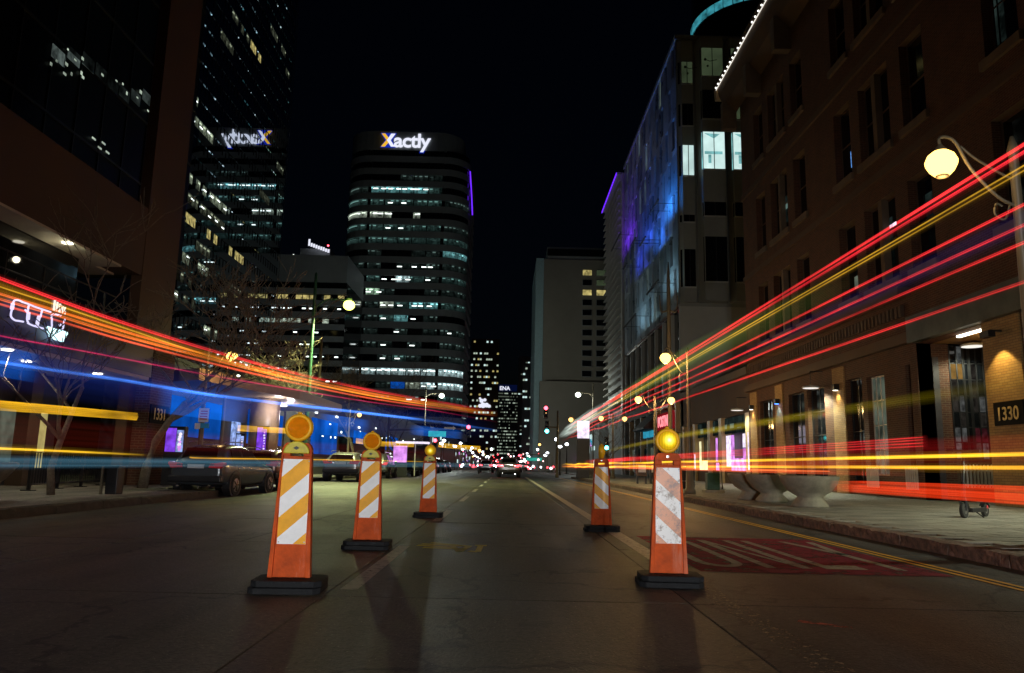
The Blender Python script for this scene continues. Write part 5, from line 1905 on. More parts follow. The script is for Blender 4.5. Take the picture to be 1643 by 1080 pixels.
acorn_lamp(6.44, 9.3, [-0.94], 'nearest acorn street lamp glowing yellow, high at the right edge of the picture', 4.9, 22)
acorn_lamp(6.13, 26.0, [-0.77], 'acorn street lamp with curved arm in front of the brown storefront and brick building', 4.7, 230)
acorn_lamp(7.85, 41.0, [-0.88, 0.88], 'double acorn street lamp by the red lettered shop sign', 4.58, 300)
acorn_lamp(8.2, 60.0, [-0.92, 0.92], 'second double acorn street lamp, smaller, past the red lettered shop sign', 4.74, 60, globe='sodium_far')
acorn_lamp(5.85, 62.0, [-0.77], 'small far acorn street lamp beside the white signal glow', 4.7, 40, globe='sodium_far')
acorn_lamp(6.27, -8.0, [-0.77], 'acorn street lamp standing on the right pavement behind the viewpoint', 4.9, 2)
acorn_lamp(-10.33, 26.0, [0.83], 'orange acorn street lamp with scrolled arm on the left pavement', 4.4, 26, group='acorn street lamps on the left pavement')
acorn_lamp(-12.0, 32.4, [0.5], 'pale white street lamp below the orange one on the left', 4.4, 14, globe='led_white', group='acorn street lamps on the left pavement', r=0.09)
acorn_lamp(-10.3, 50.0, [0.62], 'small warm street lamp before the dark shop row', 3.97, 8, globe='sodium_far', group='acorn street lamps on the left pavement', r=0.14)


def mast_lamp(x, y, h, dx, label, lens, energy, col, pole='pole_green', r=0.13, full=False):
    t = thing('mast_lamp', label, 'street lamp', (x, y, 0.15), 'tall mast lamps with long arms')
    MB().lathe((x, y, 0.15), [(0.16, 0), (0.16, 0.6), (0.12, 0.7), (0.1, h - 0.3), (0.08, h + 1.6), (0.02, h + 1.7)], 12).build('pole', M[pole], t, True)
    a = MB().tube(smooth_path([(x, y, h - 0.3), (x + dx * 0.3, y, h + 0.25), (x + dx * 0.75, y, h + 0.32), (x + dx, y, h + 0.25)], 5), 0.05, 8).build('arm', M[pole], t, True)
    MB().lathe((x + dx, y, h + r), [(0.05, 0.2), (0.16, 0.12), (0.18, 0.02), (0.16, 0.0)], 16).build('head', M[pole], a, True)
    MB().ball((x + dx, y, h), r, 14, 0.85).build('lens', E_[lens], a, True)
    if full:
        light('POINT', (x + dx, y, h - r - 0.15), energy, col, t, 0.15)
    else:
        light('SPOT', (x + dx, y, h - r - 0.12), energy, col, t, 0.12, spot_size=R(162), spot_blend=0.62)
    return t


mast_lamp(-11.0, 42.0, 9.6, 1.95, 'tall green mast lamp with a dazzling yellow-green light, left of the rounded tower', 'led_green', 6500, (0.9, 1.0, 0.42), r=0.33)
mast_lamp(-13.0, 120.0, 11.5, 2.5, 'white mast lamp at the foot of the rounded tower', 'led_white', 3600, (0.9, 1.0, 0.9), 'pole', r=0.42, full=True)
mast_lamp(12.4, 112.0, 11.4, -2.2, 'white mast lamp against the beige concrete tower', 'led_white', 700, (0.95, 1.0, 0.88), 'pole', r=0.4, full=True)
# twin-arm post without a lamp
tp = thing('twin_arm_post', 'pale post with two upturned arms beside the green mast lamp', 'post', (-12.45, 50, 0.15))
MB().lathe((-12.45, 50, 0.15), [(0.13, 0), (0.1, 8.4), (0.03, 9.2)], 10).build('pole', M['pole'], tp, True)
for s in (-1, 1):
    MB().tube(smooth_path([(-12.45, 50, 7.3), (-12.45 + s * 0.4, 50, 7.2), (-12.45 + s * 0.5, 50, 7.6), (-12.45 + s * 0.5, 50, 7.9)], 4), 0.035, 6).build('arm', M['pole'], tp, True)
tp2 = dup(tp, (9.4, 44.5, 0.15), 0, 'dark post with two upturned arms before the stacked bay windows')
tp2.scale = (1.05, 1.05, 1.42)


# ================================================================== traffic signals
def signal(name_label, x, y, z, lit, mast=None, group='traffic signals along the street', horizontal=False):
    t = thing('traffic_signal', name_label, 'traffic light', (x, y, z), group)
    MB().box(x - 0.17, x + 0.17, y, y + 0.2, z - 0.5, z + 0.5).build('housing', M['black'], t, False, 0.02)
    for i, c in enumerate(('red', 'amber', 'teal')):
        zz = z + 0.32 - 0.32 * i
        if lit == c:
            MB().lathe((x, y - 0.01, zz), [(0.001, -0.03), (0.14, -0.015), (0.15, 0.01)], 16, 'y').build('lens', E_[{'red': 'red_sig', 'teal': 'teal_sig', 'amber': 'amber_sig'}[c]], t)
        else:
            MB().lathe((x, y - 0.01, zz), [(0.001, -0.01), (0.11, -0.005), (0.12, 0.01)], 12, 'y').build('lens', M['dark_glass'], t)
        MB().prism([(x - 0.14, zz + 0.02), (x - 0.12, zz + 0.13), (x, zz + 0.17), (x + 0.12, zz + 0.13), (x + 0.14, zz + 0.02), (x + 0.12, zz + 0.12), (x, zz + 0.155), (x - 0.12, zz + 0.12)], 'y', y - 0.16, y).build('visor', M['black'], t)
    return t


def post(label, x, y, h, r=0.06, m='pole', cat='pole', extra=None):
    t = thing('signal_post', label, cat, (x, y, 0.1))
    MB().lathe((x, y, 0.1), [(r * 2, 0), (r * 2, 0.25), (r * 1.2, 0.3), (r, h)], 10).build('pole', M[m], t, True)
    if extra:
        MB().tube(extra, r * 0.8, 8).build('mast_arm', M[m], t, True)
    return t


post('left corner signal post with a long mast arm over the lanes', -9.6, 62, 4.6, 0.09, extra=[(-9.6, 62, 3.55), (-6, 62, 3.7), (-2.9, 62, 3.8)])
signal('red traffic light hung at the end of the left mast arm', -3.16, 61.8, 3.6, 'red')
gs = thing('street_sign', 'glowing green street name blade on the left mast arm', 'sign', (-5.5, 61.8, 3.3))
MB().box(-6.35, -4.95, 61.75, 61.8, 3.1, 3.55).build('blade', E_['green_sign'], gs)
ow = thing('arrow_sign', 'white one way arrow plate on the left mast arm', 'sign', (-4.6, 61.8, 3.7))
MB().prism([(-5.1, 3.72), (-4.4, 3.72), (-4.4, 3.62), (-4.15, 3.8), (-4.4, 3.98), (-4.4, 3.88), (-5.1, 3.88)], 'y', 61.7, 61.74).build('plate', M['sign_white'], ow)
post('right corner signal post in front of the beige tower', 3.9, 60.4, 5.2, 0.07, extra=[(3.9, 60.4, 4.0), (3.05, 60.4, 4.0)])
signal('green traffic light glowing teal beside the beige concrete tower', 3.05, 60, 3.98, 'teal')
signal('red traffic light above the teal one', 2.96, 60.2, 5.15, 'red')
post('slim signal post behind the farther right panel', 7.6, 58.2, 3.2, 0.05)
signal('teal traffic light low behind the farther right panel', 7.44, 57.9, 2.75, 'teal')
signal('small far red traffic light over the end of the street', 1.86, 120, 2.2, 'red')
g2 = thing('street_sign', 'small far green street name blade beside the far red light', 'sign', (4, 120, 2))
MB().box(3.0, 5.4, 119.9, 119.95, 1.75, 2.25).build('blade', E_['green_sign'], g2)
post('far signal mast carrying the small red light and green blade', 7.0, 120, 3.0, 0.07, extra=[(7, 120, 2.7), (1.9, 120, 2.75)])
hs = signal('orange pedestrian hand signal at the left far kerb', -2.7, 75, 2.3, 'amber')
post('short post under the orange hand signal', -2.7, 75.3, 2.0, 0.05)
signal('red traffic light low on the left behind the shop screens', -6.0, 64, 2.55, 'red')
post('kerb post carrying the low left red light', -6.0, 64.3, 2.4, 0.05)

# lit white panel (bus shelter advert) and small far signs
for (x, y, z0, z1, w, e, label) in ((5.7, 58, 3.1, 4.4, 0.9, 'led_panel', 'bright pale blue lit panel on the right pavement near the signals'),
                                    (-7.2, 52, 1.0, 2.1, 0.9, 'screen_pink', 'magenta lit advert panel under a white shelter edge, left kerb')):
    k = thing('lit_panel', label, 'advert panel', (x, y, 0.1))
    MB().box(x - w / 2, x + w / 2, y, y + 0.12, z0, z1).build('screen', E_['screen_white'] if e == 'led_panel' else E_[e], k)
    MB().box(x - w / 2 - 0.04, x + w / 2 + 0.04, y + 0.125, y + 0.2, 0.1, z1 + 0.05).build('frame', M['black'], k)
sh = thing('bus_shelter', 'small white edged bus shelter beside the magenta panel', 'shelter', (-6.2, 53, 0.1))
MB().box(-7.6, -5.4, 52.5, 53.8, 2.3, 2.42).build('roof', E_['screen_white'], sh)
for x in (-7.5, -6.4, -5.5):
    MB().box(x, x + 0.06, 53.5, 53.56, 0.1, 2.3).build('leg', M['white_metal'], sh)
MB().box(-7.4, -5.5, 53.6, 53.64, 0.5, 2.2).build('back_pane', M['dark_glass'], sh)


# ================================================================== signs and kiosks on the left
ps = thing('parking_sign', 'white parking sign over a small blue plate on a post by the parked crossover', 'sign', (-8.3, 21, 0.15))
MB().tube([(-8.3, 21.03, 0.15), (-8.3, 21.03, 2.3)], 0.025, 8).build('post', M['pole'], ps)
pl_ = MB().box(-8.44, -8.17, 20.98, 21.0, 1.93, 2.31).build('sign_plate', M['sign_white'], ps)
for i in range(4):
    MB().box(-8.41 + 0.01 * i, -8.2, 20.974, 20.979, 2.0 + 0.07 * i, 2.03 + 0.07 * i).build('printed_line', M['sign_red'], pl_)
MB().box(-8.37, -8.14, 20.98, 21.0, 1.77, 1.9).build('blue_plate', mat('blue_plate', (0.05, 0.35, 0.65), 0.4, var=0.05), ps)
MB().box(-8.52, -8.38, 20.98, 21.0, 1.74, 1.9).build('small_plate', M['sign_white'], ps)


def kiosk(x, y, w, z0, z1, label, e1, e2):
    k = thing('digital_kiosk', label, 'kiosk', (x, y, 0.15), 'glowing digital kiosks on the left pavement')
    MB().box(x - w / 2 - 0.04, x + w / 2 + 0.04, y, y + 0.2, 0.15, z1 + 0.05).build('case', M['black'], k, False, 0.01)
    MB().box(x - w / 2, x + w * 0.08, y - 0.02, y - 0.002, z0, z1).build('screen', E_[e1], k)
    MB().box(x + w * 0.12, x + w / 2, y - 0.02, y - 0.002, z0, z1 - 0.06).build('screen', E_[e2], k)
    rk = random.Random(int(x * 100))
    for i in range(7):
        zz = z0 + 0.06 + (z1 - z0 - 0.16) * i / 7
        MB().lathe((x + w * 0.3 + rk.uniform(-0.02, 0.02), y - 0.024, zz), [(0.001, -0.003), (w * rk.uniform(0.07, 0.13), 0.0)], 9, 'y').build('screen_figure', E_[rk.choice(['screen_white', 'screen_pink', 'screen_white'])], k)
    return k


kiosk(-9.9, 23.0, 0.52, 1.13, 1.83, 'purple digital kiosk with pink figures, left of the parked crossover', 'screen_purple', 'screen_blue')
kiosk(-9.55, 30.0, 0.36, 1.32, 2.2, 'narrow violet digital kiosk behind the parked crossover', 'screen_purple', 'screen_purple')
kiosk(-10.9, 31.5, 0.3, 1.1, 1.95, 'slim blue lit kiosk with a white bottle shape, left of the violet one', 'screen_blue', 'screen_blue')

# ================================================================== cars
def make_car(label, paint, tails_on=False, low=False, group='cars parked along the left kerb'):
    """built at the origin, rear face at y=0, nose to +y, about 4.5 m long"""
    t = thing('parked_car', label, 'car', (0, 0, 0), group)
    h = 1.62 if not low else 1.45
    # stations: y, half width, sill z, belt z, roof z, roof half width
    stn = [(0.0, 0.72, 0.5, 0.86, 0.9, 0.62), (0.05, 0.84, 0.34, 0.98, 1.0, 0.7), (0.3, 0.9, 0.3, 1.03, h - 0.22, 0.6), (0.7, 0.92, 0.26, 1.03, h - 0.05, 0.62), (1.4, 0.92, 0.24, 1.0, h, 0.64),
           (2.2, 0.92, 0.24, 0.97, h - 0.02, 0.64), (2.8, 0.92, 0.24, 0.95, h - 0.22, 0.6), (3.3, 0.91, 0.25, 0.94, 1.02, 0.66), (3.9, 0.88, 0.27, 0.88, 0.93, 0.66), (4.35, 0.8, 0.32, 0.76, 0.8, 0.6), (4.5, 0.62, 0.42, 0.62, 0.66, 0.5)]
    vs, fs = [], []
    ring = []
    for (y, w, z0, zb, zr, wr) in stn:
        half = [(w * 0.82, z0), (w * 0.97, z0 + 0.12), (w, (z0 + zb) * 0.55), (w * 0.97, zb - 0.05), (w * 0.93, zb), (wr + (w * 0.9 - wr) * 0.15, zr - (zr - zb) * 0.22), (wr * 0.85, zr)]
        pts = [(x, y, z) for x, z in half] + [(-x, y, z) for x, z in reversed(half)]
        ring.append(len(vs))
        vs += pts
    k = 14
    for i in range(len(stn) - 1):
        for j in range(k):
            fs.append((ring[i] + j, ring[i] + (j + 1) % k, ring[i + 1] + (j + 1) % k, ring[i + 1] + j))
    fs.append(tuple(range(ring[0], ring[0] + k))[::-1])
    fs.append(tuple(range(ring[-1], ring[-1] + k)))
    bo = MB().add(vs, fs).build('body', paint, t, True)
    sd = bo.modifiers.new('smooth', 'SUBSURF')
    sd.levels = sd.render_levels = 2
    for (x, y, r) in ((0.8, 0.85, 0.34), (-0.8, 0.85, 0.34), (0.8, 3.62, 0.34), (-0.8, 3.62, 0.34)):
        s = 1 if x > 0 else -1
        MB().lathe((0.93 * s - 0.24 * s if s > 0 else -0.93, y, r), [(0.3, -0.002), (0.41, 0.0), (0.41, 0.24), (0.3, 0.242)] if s > 0 else [(0.3, -0.002), (0.41, 0.0), (0.41, 0.24), (0.3, 0.242)], 24, 'x').build('wheel_arch', M['black'], t)
        wh = MB().lathe((x - 0.1, y, r), [(r * 0.6, 0.0 - 0.02), (r * 0.93, -0.02), (r, 0.03), (r, 0.2), (r * 0.93, 0.25), (r * 0.6, 0.25)], 24, 'x').build('wheel', M['tyre'], t, False)
        xo = x + 0.145 * s + (0.012 if s > 0 else -0.06)
        MB().lathe((xo, y, r), [(0.03, 0.012 * s), (r * 0.62, 0.0), (r * 0.6, -0.02 * s)], 18, 'x').build('rim', M['rim'], wh)
        for a in range(5):
            an = R(72 * a)
            MB().tube([(xo + 0.012 * s, y, r), (xo + 0.012 * s, y + r * 0.58 * math.cos(an), r + r * 0.58 * math.sin(an))], 0.02, 5).build('spoke', M['chrome'], wh)
    # glass
    MB().hexa([(-0.58, 0.1, 1.05), (0.58, 0.1, 1.05), (0.58, 0.13, 1.05), (-0.58, 0.13, 1.05), (-0.5, 0.33, h - 0.16), (0.5, 0.33, h - 0.16), (0.5, 0.36, h - 0.16), (-0.5, 0.36, h - 0.16)]).build('rear_window', M['dark_glass'], t)
    for s in (-1, 1):
        for (ya, yb) in ((0.75, 1.55), (1.62, 2.55)):
            p = [(s * 0.855, ya, 1.06), (s * 0.855, yb, 1.04), (s * 0.83, yb, 1.04), (s * 0.83, ya, 1.06), (s * 0.70, ya + 0.08, h - 0.2), (s * 0.70, yb - 0.1, h - 0.2), (s * 0.67, yb - 0.1, h - 0.2), (s * 0.67, ya + 0.08, h - 0.2)]
            MB().hexa(p).build('side_window', M['dark_glass'], t)
        MB().tube(smooth_path([(s * 0.62, 0.6, h - 0.04), (s * 0.6, 0.7, h + 0.03), (s * 0.6, 2.0, h + 0.05), (s * 0.6, 2.5, h - 0.05)], 3), 0.018, 6).build('roof_rail', M['chrome'], t)
        MB().box(s * 0.9, s * 1.05, 2.75, 2.9, 0.98, 1.12).build('mirror', paint, t, False, 0.03)
        tl = MB().prism([(s * 0.42, 0.86), (s * 0.8, 0.84), (s * 0.9, 0.98), (s * 0.86, 1.04), (s * 0.45, 0.98)], 'y', -0.03, 0.22).build('tail_light', E_['tail_on'] if tails_on else M['tail'], t, False, 0.015)
        MB().box(min(s * 0.46, s * 0.6), max(s * 0.46, s * 0.6), -0.038, -0.031, 0.93, 0.97).build('reverse_lens', M['chrome'], tl)
    MB().box(-0.86, 0.86, -0.07, 0.16, 0.42, 0.62).build('bumper', M['black'], t, False, 0.04)
    MB().box(-0.26, 0.26, -0.02, 0.03, 0.84, 0.96).build('plate', M['plate'], t)
    MB().box(-0.4, 0.4, -0.028, 0.03, 0.985, 1.01).build('trim_strip', M['chrome'], t)
    for s in (-1, 1):
        MB().lathe((s * 0.5, -0.08, 0.32), [(0.045, 0), (0.045, 0.12)], 10, 'y').build('exhaust', M['chrome'], t)
    return t


def num_text(root, body, size, loc):
    return text('plate_number', body, size, M['logo'], root, loc, (1, 0, 0), (0, 0, 1), 0.002)


c1 = make_car('dark crossover parked at the left kerb, red tail lights and pale plate', M['car_dark'])
c1.location, c1.rotation_euler, c1.scale = (-7.9, 19.75, 0), (0, 0, R(-2)), (0.8, 0.95, 0.84)
c2 = make_car('brown car parked just ahead of the dark crossover', M['car_brown'], low=True)
c2.location, c2.rotation_euler, c2.scale = (-8.0, 24.6, 0), (0, 0, R(-1)), (0.85, 0.9, 0.9)
c3 = make_car('pale grey parked car behind the second left panel, with a roof rail glint', M['car_silver'], low=True)
c3.location = (-8.05, 37.6, 0)
c4 = dup(c1, (-8.1, 47.3, 0), 0, 'dark parked car half hidden behind the second left panel')
c4.scale = (0.95, 0.95, 0.95)
c5 = dup(c3, (-7.7, 56.5, 0), 0, 'small far parked car beside the bus shelter')
for i, (x, y) in enumerate(((-7.9, 70), (-8.0, 78), (-7.9, 86), (-8.0, 95))):
    c = dup(c2 if i % 2 else c1, (x, y, 0), 0, ('nearest', 'second', 'third', 'farthest')[i] + (' brown' if i % 2 else ' dark') + ' car of the distant parked row past the bus shelter')
    c.scale = (1, 1, 1)
    c['group'] = 'distant cars parked at the left kerb'
cg = make_car('pale car in the middle of the street with red tail lights on', M['car_silver'], True, group='cars driving far down the street')
cg.location = (0.15, 62, 0)
for i, (x, y) in enumerate(((-2.6, 96), (1.2, 110), (-0.9, 140), (3.0, 150), (-3.6, 170), (0.4, 190))):
    c = dup(cg, (x, y, 0), 0, ('nearest far car with red tail lights left of the pale one', 'nearest far car with red tail lights right of the pale one', 'mid-distance car with red tail lights straight ahead', 'distant car with red tail lights by the right kerb', 'distant car with red tail lights by the left kerb', 'farthest tiny car with red tail lights at the street end')[i])
    c['group'] = 'distant traffic seen from behind'
# unseen car added behind the viewpoint so its headlamps light the panels
ch = make_car('dark unseen car added behind the viewpoint, headlamps lighting the panels', M['car_dark'])
for s in (-1, 1):
    MB().lathe((s * 0.6, 4.42, 0.66), [(0.001, 0.06), (0.1, 0.04), (0.11, 0.0)], 14, 'y').build('fill_headlight', E_['head'], ch)
    l = light('SPOT', (s * 0.6, 4.6, 0.66), 3300, (0.98, 0.97, 0.95), ch, 0.06, spot_size=R(58), spot_blend=0.9)
    l.rotation_euler = Vector((0.03 * 1, 1, 0.005)).to_track_quat('-Z', 'Y').to_euler()
ch.location = (1.0, -14.5, 0)

# ================================================================== trees (bare)
def bare_tree(x, y, h, label, seed, r0=0.13, spread=0.8, levels=4):
    t = thing('bare_tree', label, 'tree', (x, y, 0.1), 'bare winter street trees')
    rq = random.Random(seed)
    trunk, br = MB(), MB()

    def grow(mb, p, d, length, r, lvl):
        pts, rad = [p], [r]
        n = 4
        q = Vector(p)
        dd = Vector(d)
        for i in range(n):
            dd = (dd + Vector((rq.gauss(0, 0.16), rq.gauss(0, 0.16), rq.gauss(0.03, 0.08)))).normalized()
            q = q + dd * length / n
            pts.append(q.copy())
            rad.append(max(0.01, r * (1 - 0.5 * (i + 1) / n)))
        mb.tube(pts, rad, 7 if lvl < 2 else (5 if lvl < 3 else 3), lvl < 2)
        if lvl >= levels:
            return
        kids = rq.randint(3, 4) if lvl else 5
        for c in range(kids):
            i = rq.randint(2, n) if c else n
            a = rq.uniform(0, 2 * math.pi)
            side = Vector((math.cos(a), math.sin(a), 0))
            nd = (dd * (0.75 if c else 1.0) + side * spread * rq.uniform(0.5, 1.1) + Vector((0, 0, 0.12))).normalized()
            grow(br, pts[i], nd, length * rq.uniform(0.6, 0.82), rad[i] * 0.72, lvl + 1)
    grow(trunk, Vector((x, y, 0.1)), Vector((0, 0, 1)), h * 0.36, r0, 0)
    trunk.build('trunk', M['bark'], t, True)
    br.build('branches', M['bark'], t, True)
    return t


bare_tree(-9.6, 20.6, 7.2, 'bare street tree in front of the tall brown corner pier', 3, 0.14, 0.9, 5)
bare_tree(-9.3, 16.0, 6.6, 'bare street tree crossing the pale soffit at the left edge', 9, 0.08, 0.8, 4)
bare_tree(-11.2, 44.5, 8.6, 'bare tree left of the green mast lamp', 5, 0.15, 0.85, 5)
bare_tree(-10.4, 54, 9.4, 'bare tree with pale lit twigs right of the green mast lamp', 12, 0.15, 0.9, 5)
bare_tree(-9.9, 66, 9.0, 'bare tree at the foot of the rounded tower', 23, 0.15, 0.9, 5)
bare_tree(9.6, 72, 7.0, 'bare tree by the far right shopfronts', 27, 0.11, 0.8, 4)

# ================================================================== planters, bins, racks, fence, scooter
def bowl(x, y, label, r=0.66, h=0.72, group='concrete bowl planters'):
    t = thing('bowl_planter', label, 'planter', (x, y, 0.15), group)
    MB().lathe((x, y, 0.15), [(0.4 * r / 0.66, 0.0), (0.42 * r / 0.66, 0.05), (0.3 * r / 0.66, 0.2), (0.28 * r / 0.66, 0.24), (0.48 * r / 0.66, 0.36), (0.62 * r / 0.66, 0.55), (r, h - 0.06), (r * 1.02, h - 0.02), (r * 0.99, h), (r * 0.9, h), (r * 0.86, h - 0.08), (0.01, h - 0.12)], 32).build('bowl', M['planter'], t, True)
    MB().lathe((x, y, 0.15), [(r * 0.86, h - 0.1), (r * 0.5, h - 0.07), (0.01, h - 0.05)], 20).build('soil', M['ground'], t)
    return t


bowl(7.09, 18.2, 'nearest of the concrete bowl planters on the right kerb')
bowl(7.05, 20.7, 'middle concrete bowl planter of the right trio')
bowl(6.95, 22.0, 'farthest concrete bowl planter of the right trio')
bowl(6.6, 60, 'distant concrete bowl planter past the farther right panel', 0.8, 0.8)
bowl(-9.25, 13.6, 'concrete bowl planter cut by the left edge of the picture', 0.62, 0.66)
MB_ = thing('planter_kerb_bollard', 'dark squat object at the right edge on the pavement kerb', 'bollard', (6.1, 8.9, 0.15))
MB().lathe((6.12, 8.95, 0.15), [(0.17, 0), (0.17, 0.05), (0.13, 0.08), (0.13, 0.22), (0.11, 0.27), (0.03, 0.29)], 16).build('bollard_body', M['black'], MB_, True)

ub = thing('utility_box', 'dark upright utility box beside the left railing', 'utility box', (-8.5, 16.95, 0.15))
MB().box(-8.63, -8.38, 16.8, 17.1, 0.15, 0.72).build('case', M['black'], ub, False, 0.015)
MB().box(-8.66, -8.35, 16.77, 17.13, 0.72, 0.76).build('cap', M['black'], ub)
MB().box(-8.69, -8.65, 16.7, 16.75, 0.15, 0.75).build('side_post', M['pole'], ub)

fe = thing('railing', 'low black picket railing on the left pavement', 'railing', (-11.1, 20, 0.15))
A, B = Vector((-10.75, 17.6, 0.15)), Vector((-11.4, 22.0, 0.15))
dv = (B - A)
ang = math.atan2(dv.y, dv.x)
fp = None
for i in range(34):
    p = A + dv * (i / 33)
    if fp is None:
        fp = MB().box(-0.009, 0.009, -0.009, 0.009, 0.12, 0.86).proto('picket', M['black'], fe)
        fp.location = p - ORG[fe]
    else:
        inst(fp, 'picket', p - ORG[fe], fe)
for z in (0.14, 0.86):
    MB().tube([A + Vector((0, 0, z)), B + Vector((0, 0, z))], 0.018, 6).build('rail', M['black'], fe)
for i in range(4):
    p = A + dv * (i / 3)
    po = MB().box(p.x - 0.03, p.x + 0.03, p.y - 0.03, p.y + 0.03, 0.15, 1.05).build('post', M['black'], fe)
    MB().box(p.x - 0.12, p.x + 0.12, p.y - 0.1, p.y + 0.1, 0.15, 0.17).build('foot_plate', M['black'], po)

# right-hand street furniture by the panels
tb = thing('litter_bin', 'dark cylindrical litter bin behind the nearest right panel', 'bin', (7.7, 33, 0.15))
MB().lathe((7.7, 33, 0.15), [(0.26, 0), (0.28, 0.1), (0.3, 0.75), (0.33, 0.8), (0.3, 0.86), (0.12, 0.95)], 18).build('drum', M['black'], tb, True)
MB().lathe((7.7, 33, 0.15), [(0.31, 0.3), (0.315, 0.32), (0.31, 0.34)], 18).build('band', M['rim'], tb)
for i, (x, y) in enumerate(((8.0, 42.0), (7.2, 41.5))):
    nr = thing('news_rack', ('nearer' if i else 'farther') + ' newspaper rack on legs between the two right panels', 'news rack', (x, y, 0.15), 'newspaper racks on the right pavement')
    MB().box(x - 0.28, x + 0.28, y - 0.2, y + 0.2, 0.55, 1.25).build('box', M['car_brown'] if i else M['black'], nr, False, 0.02)
    MB().box(x - 0.2, x + 0.2, y - 0.212, y - 0.202, 0.75, 1.15).build('window', M['sign_white'], nr)
    for dx in (-0.22, 0.22):
        MB().box(x + dx - 0.03, x + dx + 0.03, y - 0.15, y + 0.15, 0.15, 0.55).build('leg', M['black'], nr)
br_ = thing('bike_rack', 'slim bent steel stand by the glowing storefront', 'bike rack', (9.2, 33.5, 0.15))
MB().tube(smooth_path([(9.15, 33.5, 0.15), (9.0, 33.5, 1.15), (9.1, 33.5, 1.3), (9.25, 33.5, 1.15), (9.3, 33.5, 0.15)], 4), 0.03, 8).build('hoop', M['pole'], br_, True)
MB().box(9.05, 9.4, 33.4, 33.6, 0.15, 0.17).build('foot_plate', M['black'], br_)
cb = thing('traffic_cone', 'small orange and white cone behind the bowl planters', 'cone', (8.6, 27, 0.15))
MB().lathe((8.6, 27, 0.15), [(0.17, 0), (0.17, 0.03), (0.12, 0.035), (0.04, 0.6), (0.03, 0.61)], 14).build('cone_body', M['orange'], cb)
MB().lathe((8.6, 27, 0.15), [(0.1, 0.18), (0.075, 0.38)], 14).build('collar', M['sheet_white'], cb)
ub2 = thing('utility_box', 'squat grey box on a plinth right of the nearest right panel', 'utility box', (7.4, 28, 0.15))
MB().box(7.1, 7.8, 27.8, 28.3, 0.15, 0.25).build('plinth', M['planter'], ub2)
MB().box(7.2, 7.65, 27.85, 28.2, 0.25, 0.85).build('case', M['pole_green'], ub2, False, 0.03)

# scooter
sc = thing('kick_scooter', 'black electric kick scooter standing on the right pavement', 'scooter', (9.1, 15.4, 0.15))
fwp, rwp = Vector((8.93, 15.2, 0.27)), Vector((9.62, 15.75, 0.26))
dirv = (rwp - fwp)
dirv.z = 0
dirv.normalize()
side = Vector((-dirv.y, dirv.x, 0))


def disc_wheel(c, r, wd, name):
    mb = MB()
    n = 22
    prof = [(r * 0.5, -wd * 0.5), (r * 0.92, -wd * 0.5), (r, -wd * 0.25), (r, wd * 0.25), (r * 0.92, wd * 0.5), (r * 0.5, wd * 0.5)]
    vs, fs = [], []
    for (rr_, h_) in prof:
        for j in range(n):
            an = 2 * math.pi * j / n
            vs.append(c + dirv * rr_ * math.cos(an) + Vector((0, 0, rr_ * math.sin(an))) + side * h_)
    for i in range(len(prof) - 1):
        for j in range(n):
            fs.append((i * n + j, i * n + (j + 1) % n, (i + 1) * n + (j + 1) % n, (i + 1) * n + j))
    fs += [tuple(range(n))[::-1], tuple(range((len(prof) - 1) * n, len(prof) * n))]
    o = mb.add(vs, fs).build(name, M['tyre'], sc)
    hub = MB()
    hub.tube([c - side * (wd * 0.55), c + side * (wd * 0.55)], r * 0.45, 14)
    hub.build('hub', M['rim'], o)
    return o


disc_wheel(fwp, 0.125, 0.06, 'wheel')
disc_wheel(rwp, 0.115, 0.055, 'wheel')
deck = MB()
a0, a1 = fwp + dirv * 0.17, rwp - dirv * 0.1
zt = 0.30
for_p = [a0 - side * 0.075, a0 + side * 0.075, a1 + side * 0.075, a1 - side * 0.075]
deck.hexa([(p.x, p.y, zt - 0.06) for p in for_p] + [(p.x, p.y, zt + 0.01) for p in for_p])
deck.build('deck', M['black'], sc, False, 0.012)
top_ = fwp - dirv * 0.0 + Vector((0, 0, 1.0)) + dirv * 0.14
MB().tube([a0 + Vector((0, 0, 0.02)), fwp + dirv * 0.05 + Vector((0, 0, 0.2)), fwp + Vector((0, 0, 0.16))], 0.035, 8).build('neck', M['black'], sc, True)
st_ = MB().tube([fwp + Vector((0, 0, 0.14)), top_], [0.034, 0.024], 10).build('stem', M['black'], sc, True)
MB().tube([top_ - side * 0.24, top_ + side * 0.24], 0.018, 8).build('handlebar', M['black'], st_)
for s in (-1, 1):
    MB().tube([top_ + side * 0.15 * s, top_ + side * 0.26 * s], 0.024, 8).build('grip', M['rubber'], st_)
    MB().tube([fwp + side * 0.045 * s, fwp + side * 0.045 * s + Vector((0, 0, 0.16))], 0.014, 6).build('fork_blade', M['black'], sc)
fd = MB()
for i in range(8):
    a, b = R(20 + 16 * i), R(20 + 16 * (i + 1))
    for_q = []
    for an in (a, b):
        for sd in (-1, 1):
            for rr_ in (0.135, 0.145):
                for_q.append(rwp + dirv * rr_ * math.cos(an) + Vector((0, 0, rr_ * math.sin(an))) + side * 0.04 * sd)
    fd.hexa([for_q[0], for_q[1], for_q[3], for_q[2], for_q[4], for_q[5], for_q[7], for_q[6]])
fm = fd.build('mudguard', M['black'], sc)
MB().tube([rwp - side * 0.045 + Vector((0, 0, 0.06)), rwp - side * 0.05 + Vector((0, 0, 0.06))], 0.03, 10).build('reflector', M['sign_red'], fm)
mpt = (a0 + a1) / 2
MB().tube([(mpt.x, mpt.y, 0.25), (mpt.x + 0.08, mpt.y - 0.1, 0.152)], 0.011, 6).build('kickstand', M['black'], sc)

sc.scale = (1.15, 1.15, 1.15)
sc.location = (9.04, 15.3, 0.15)

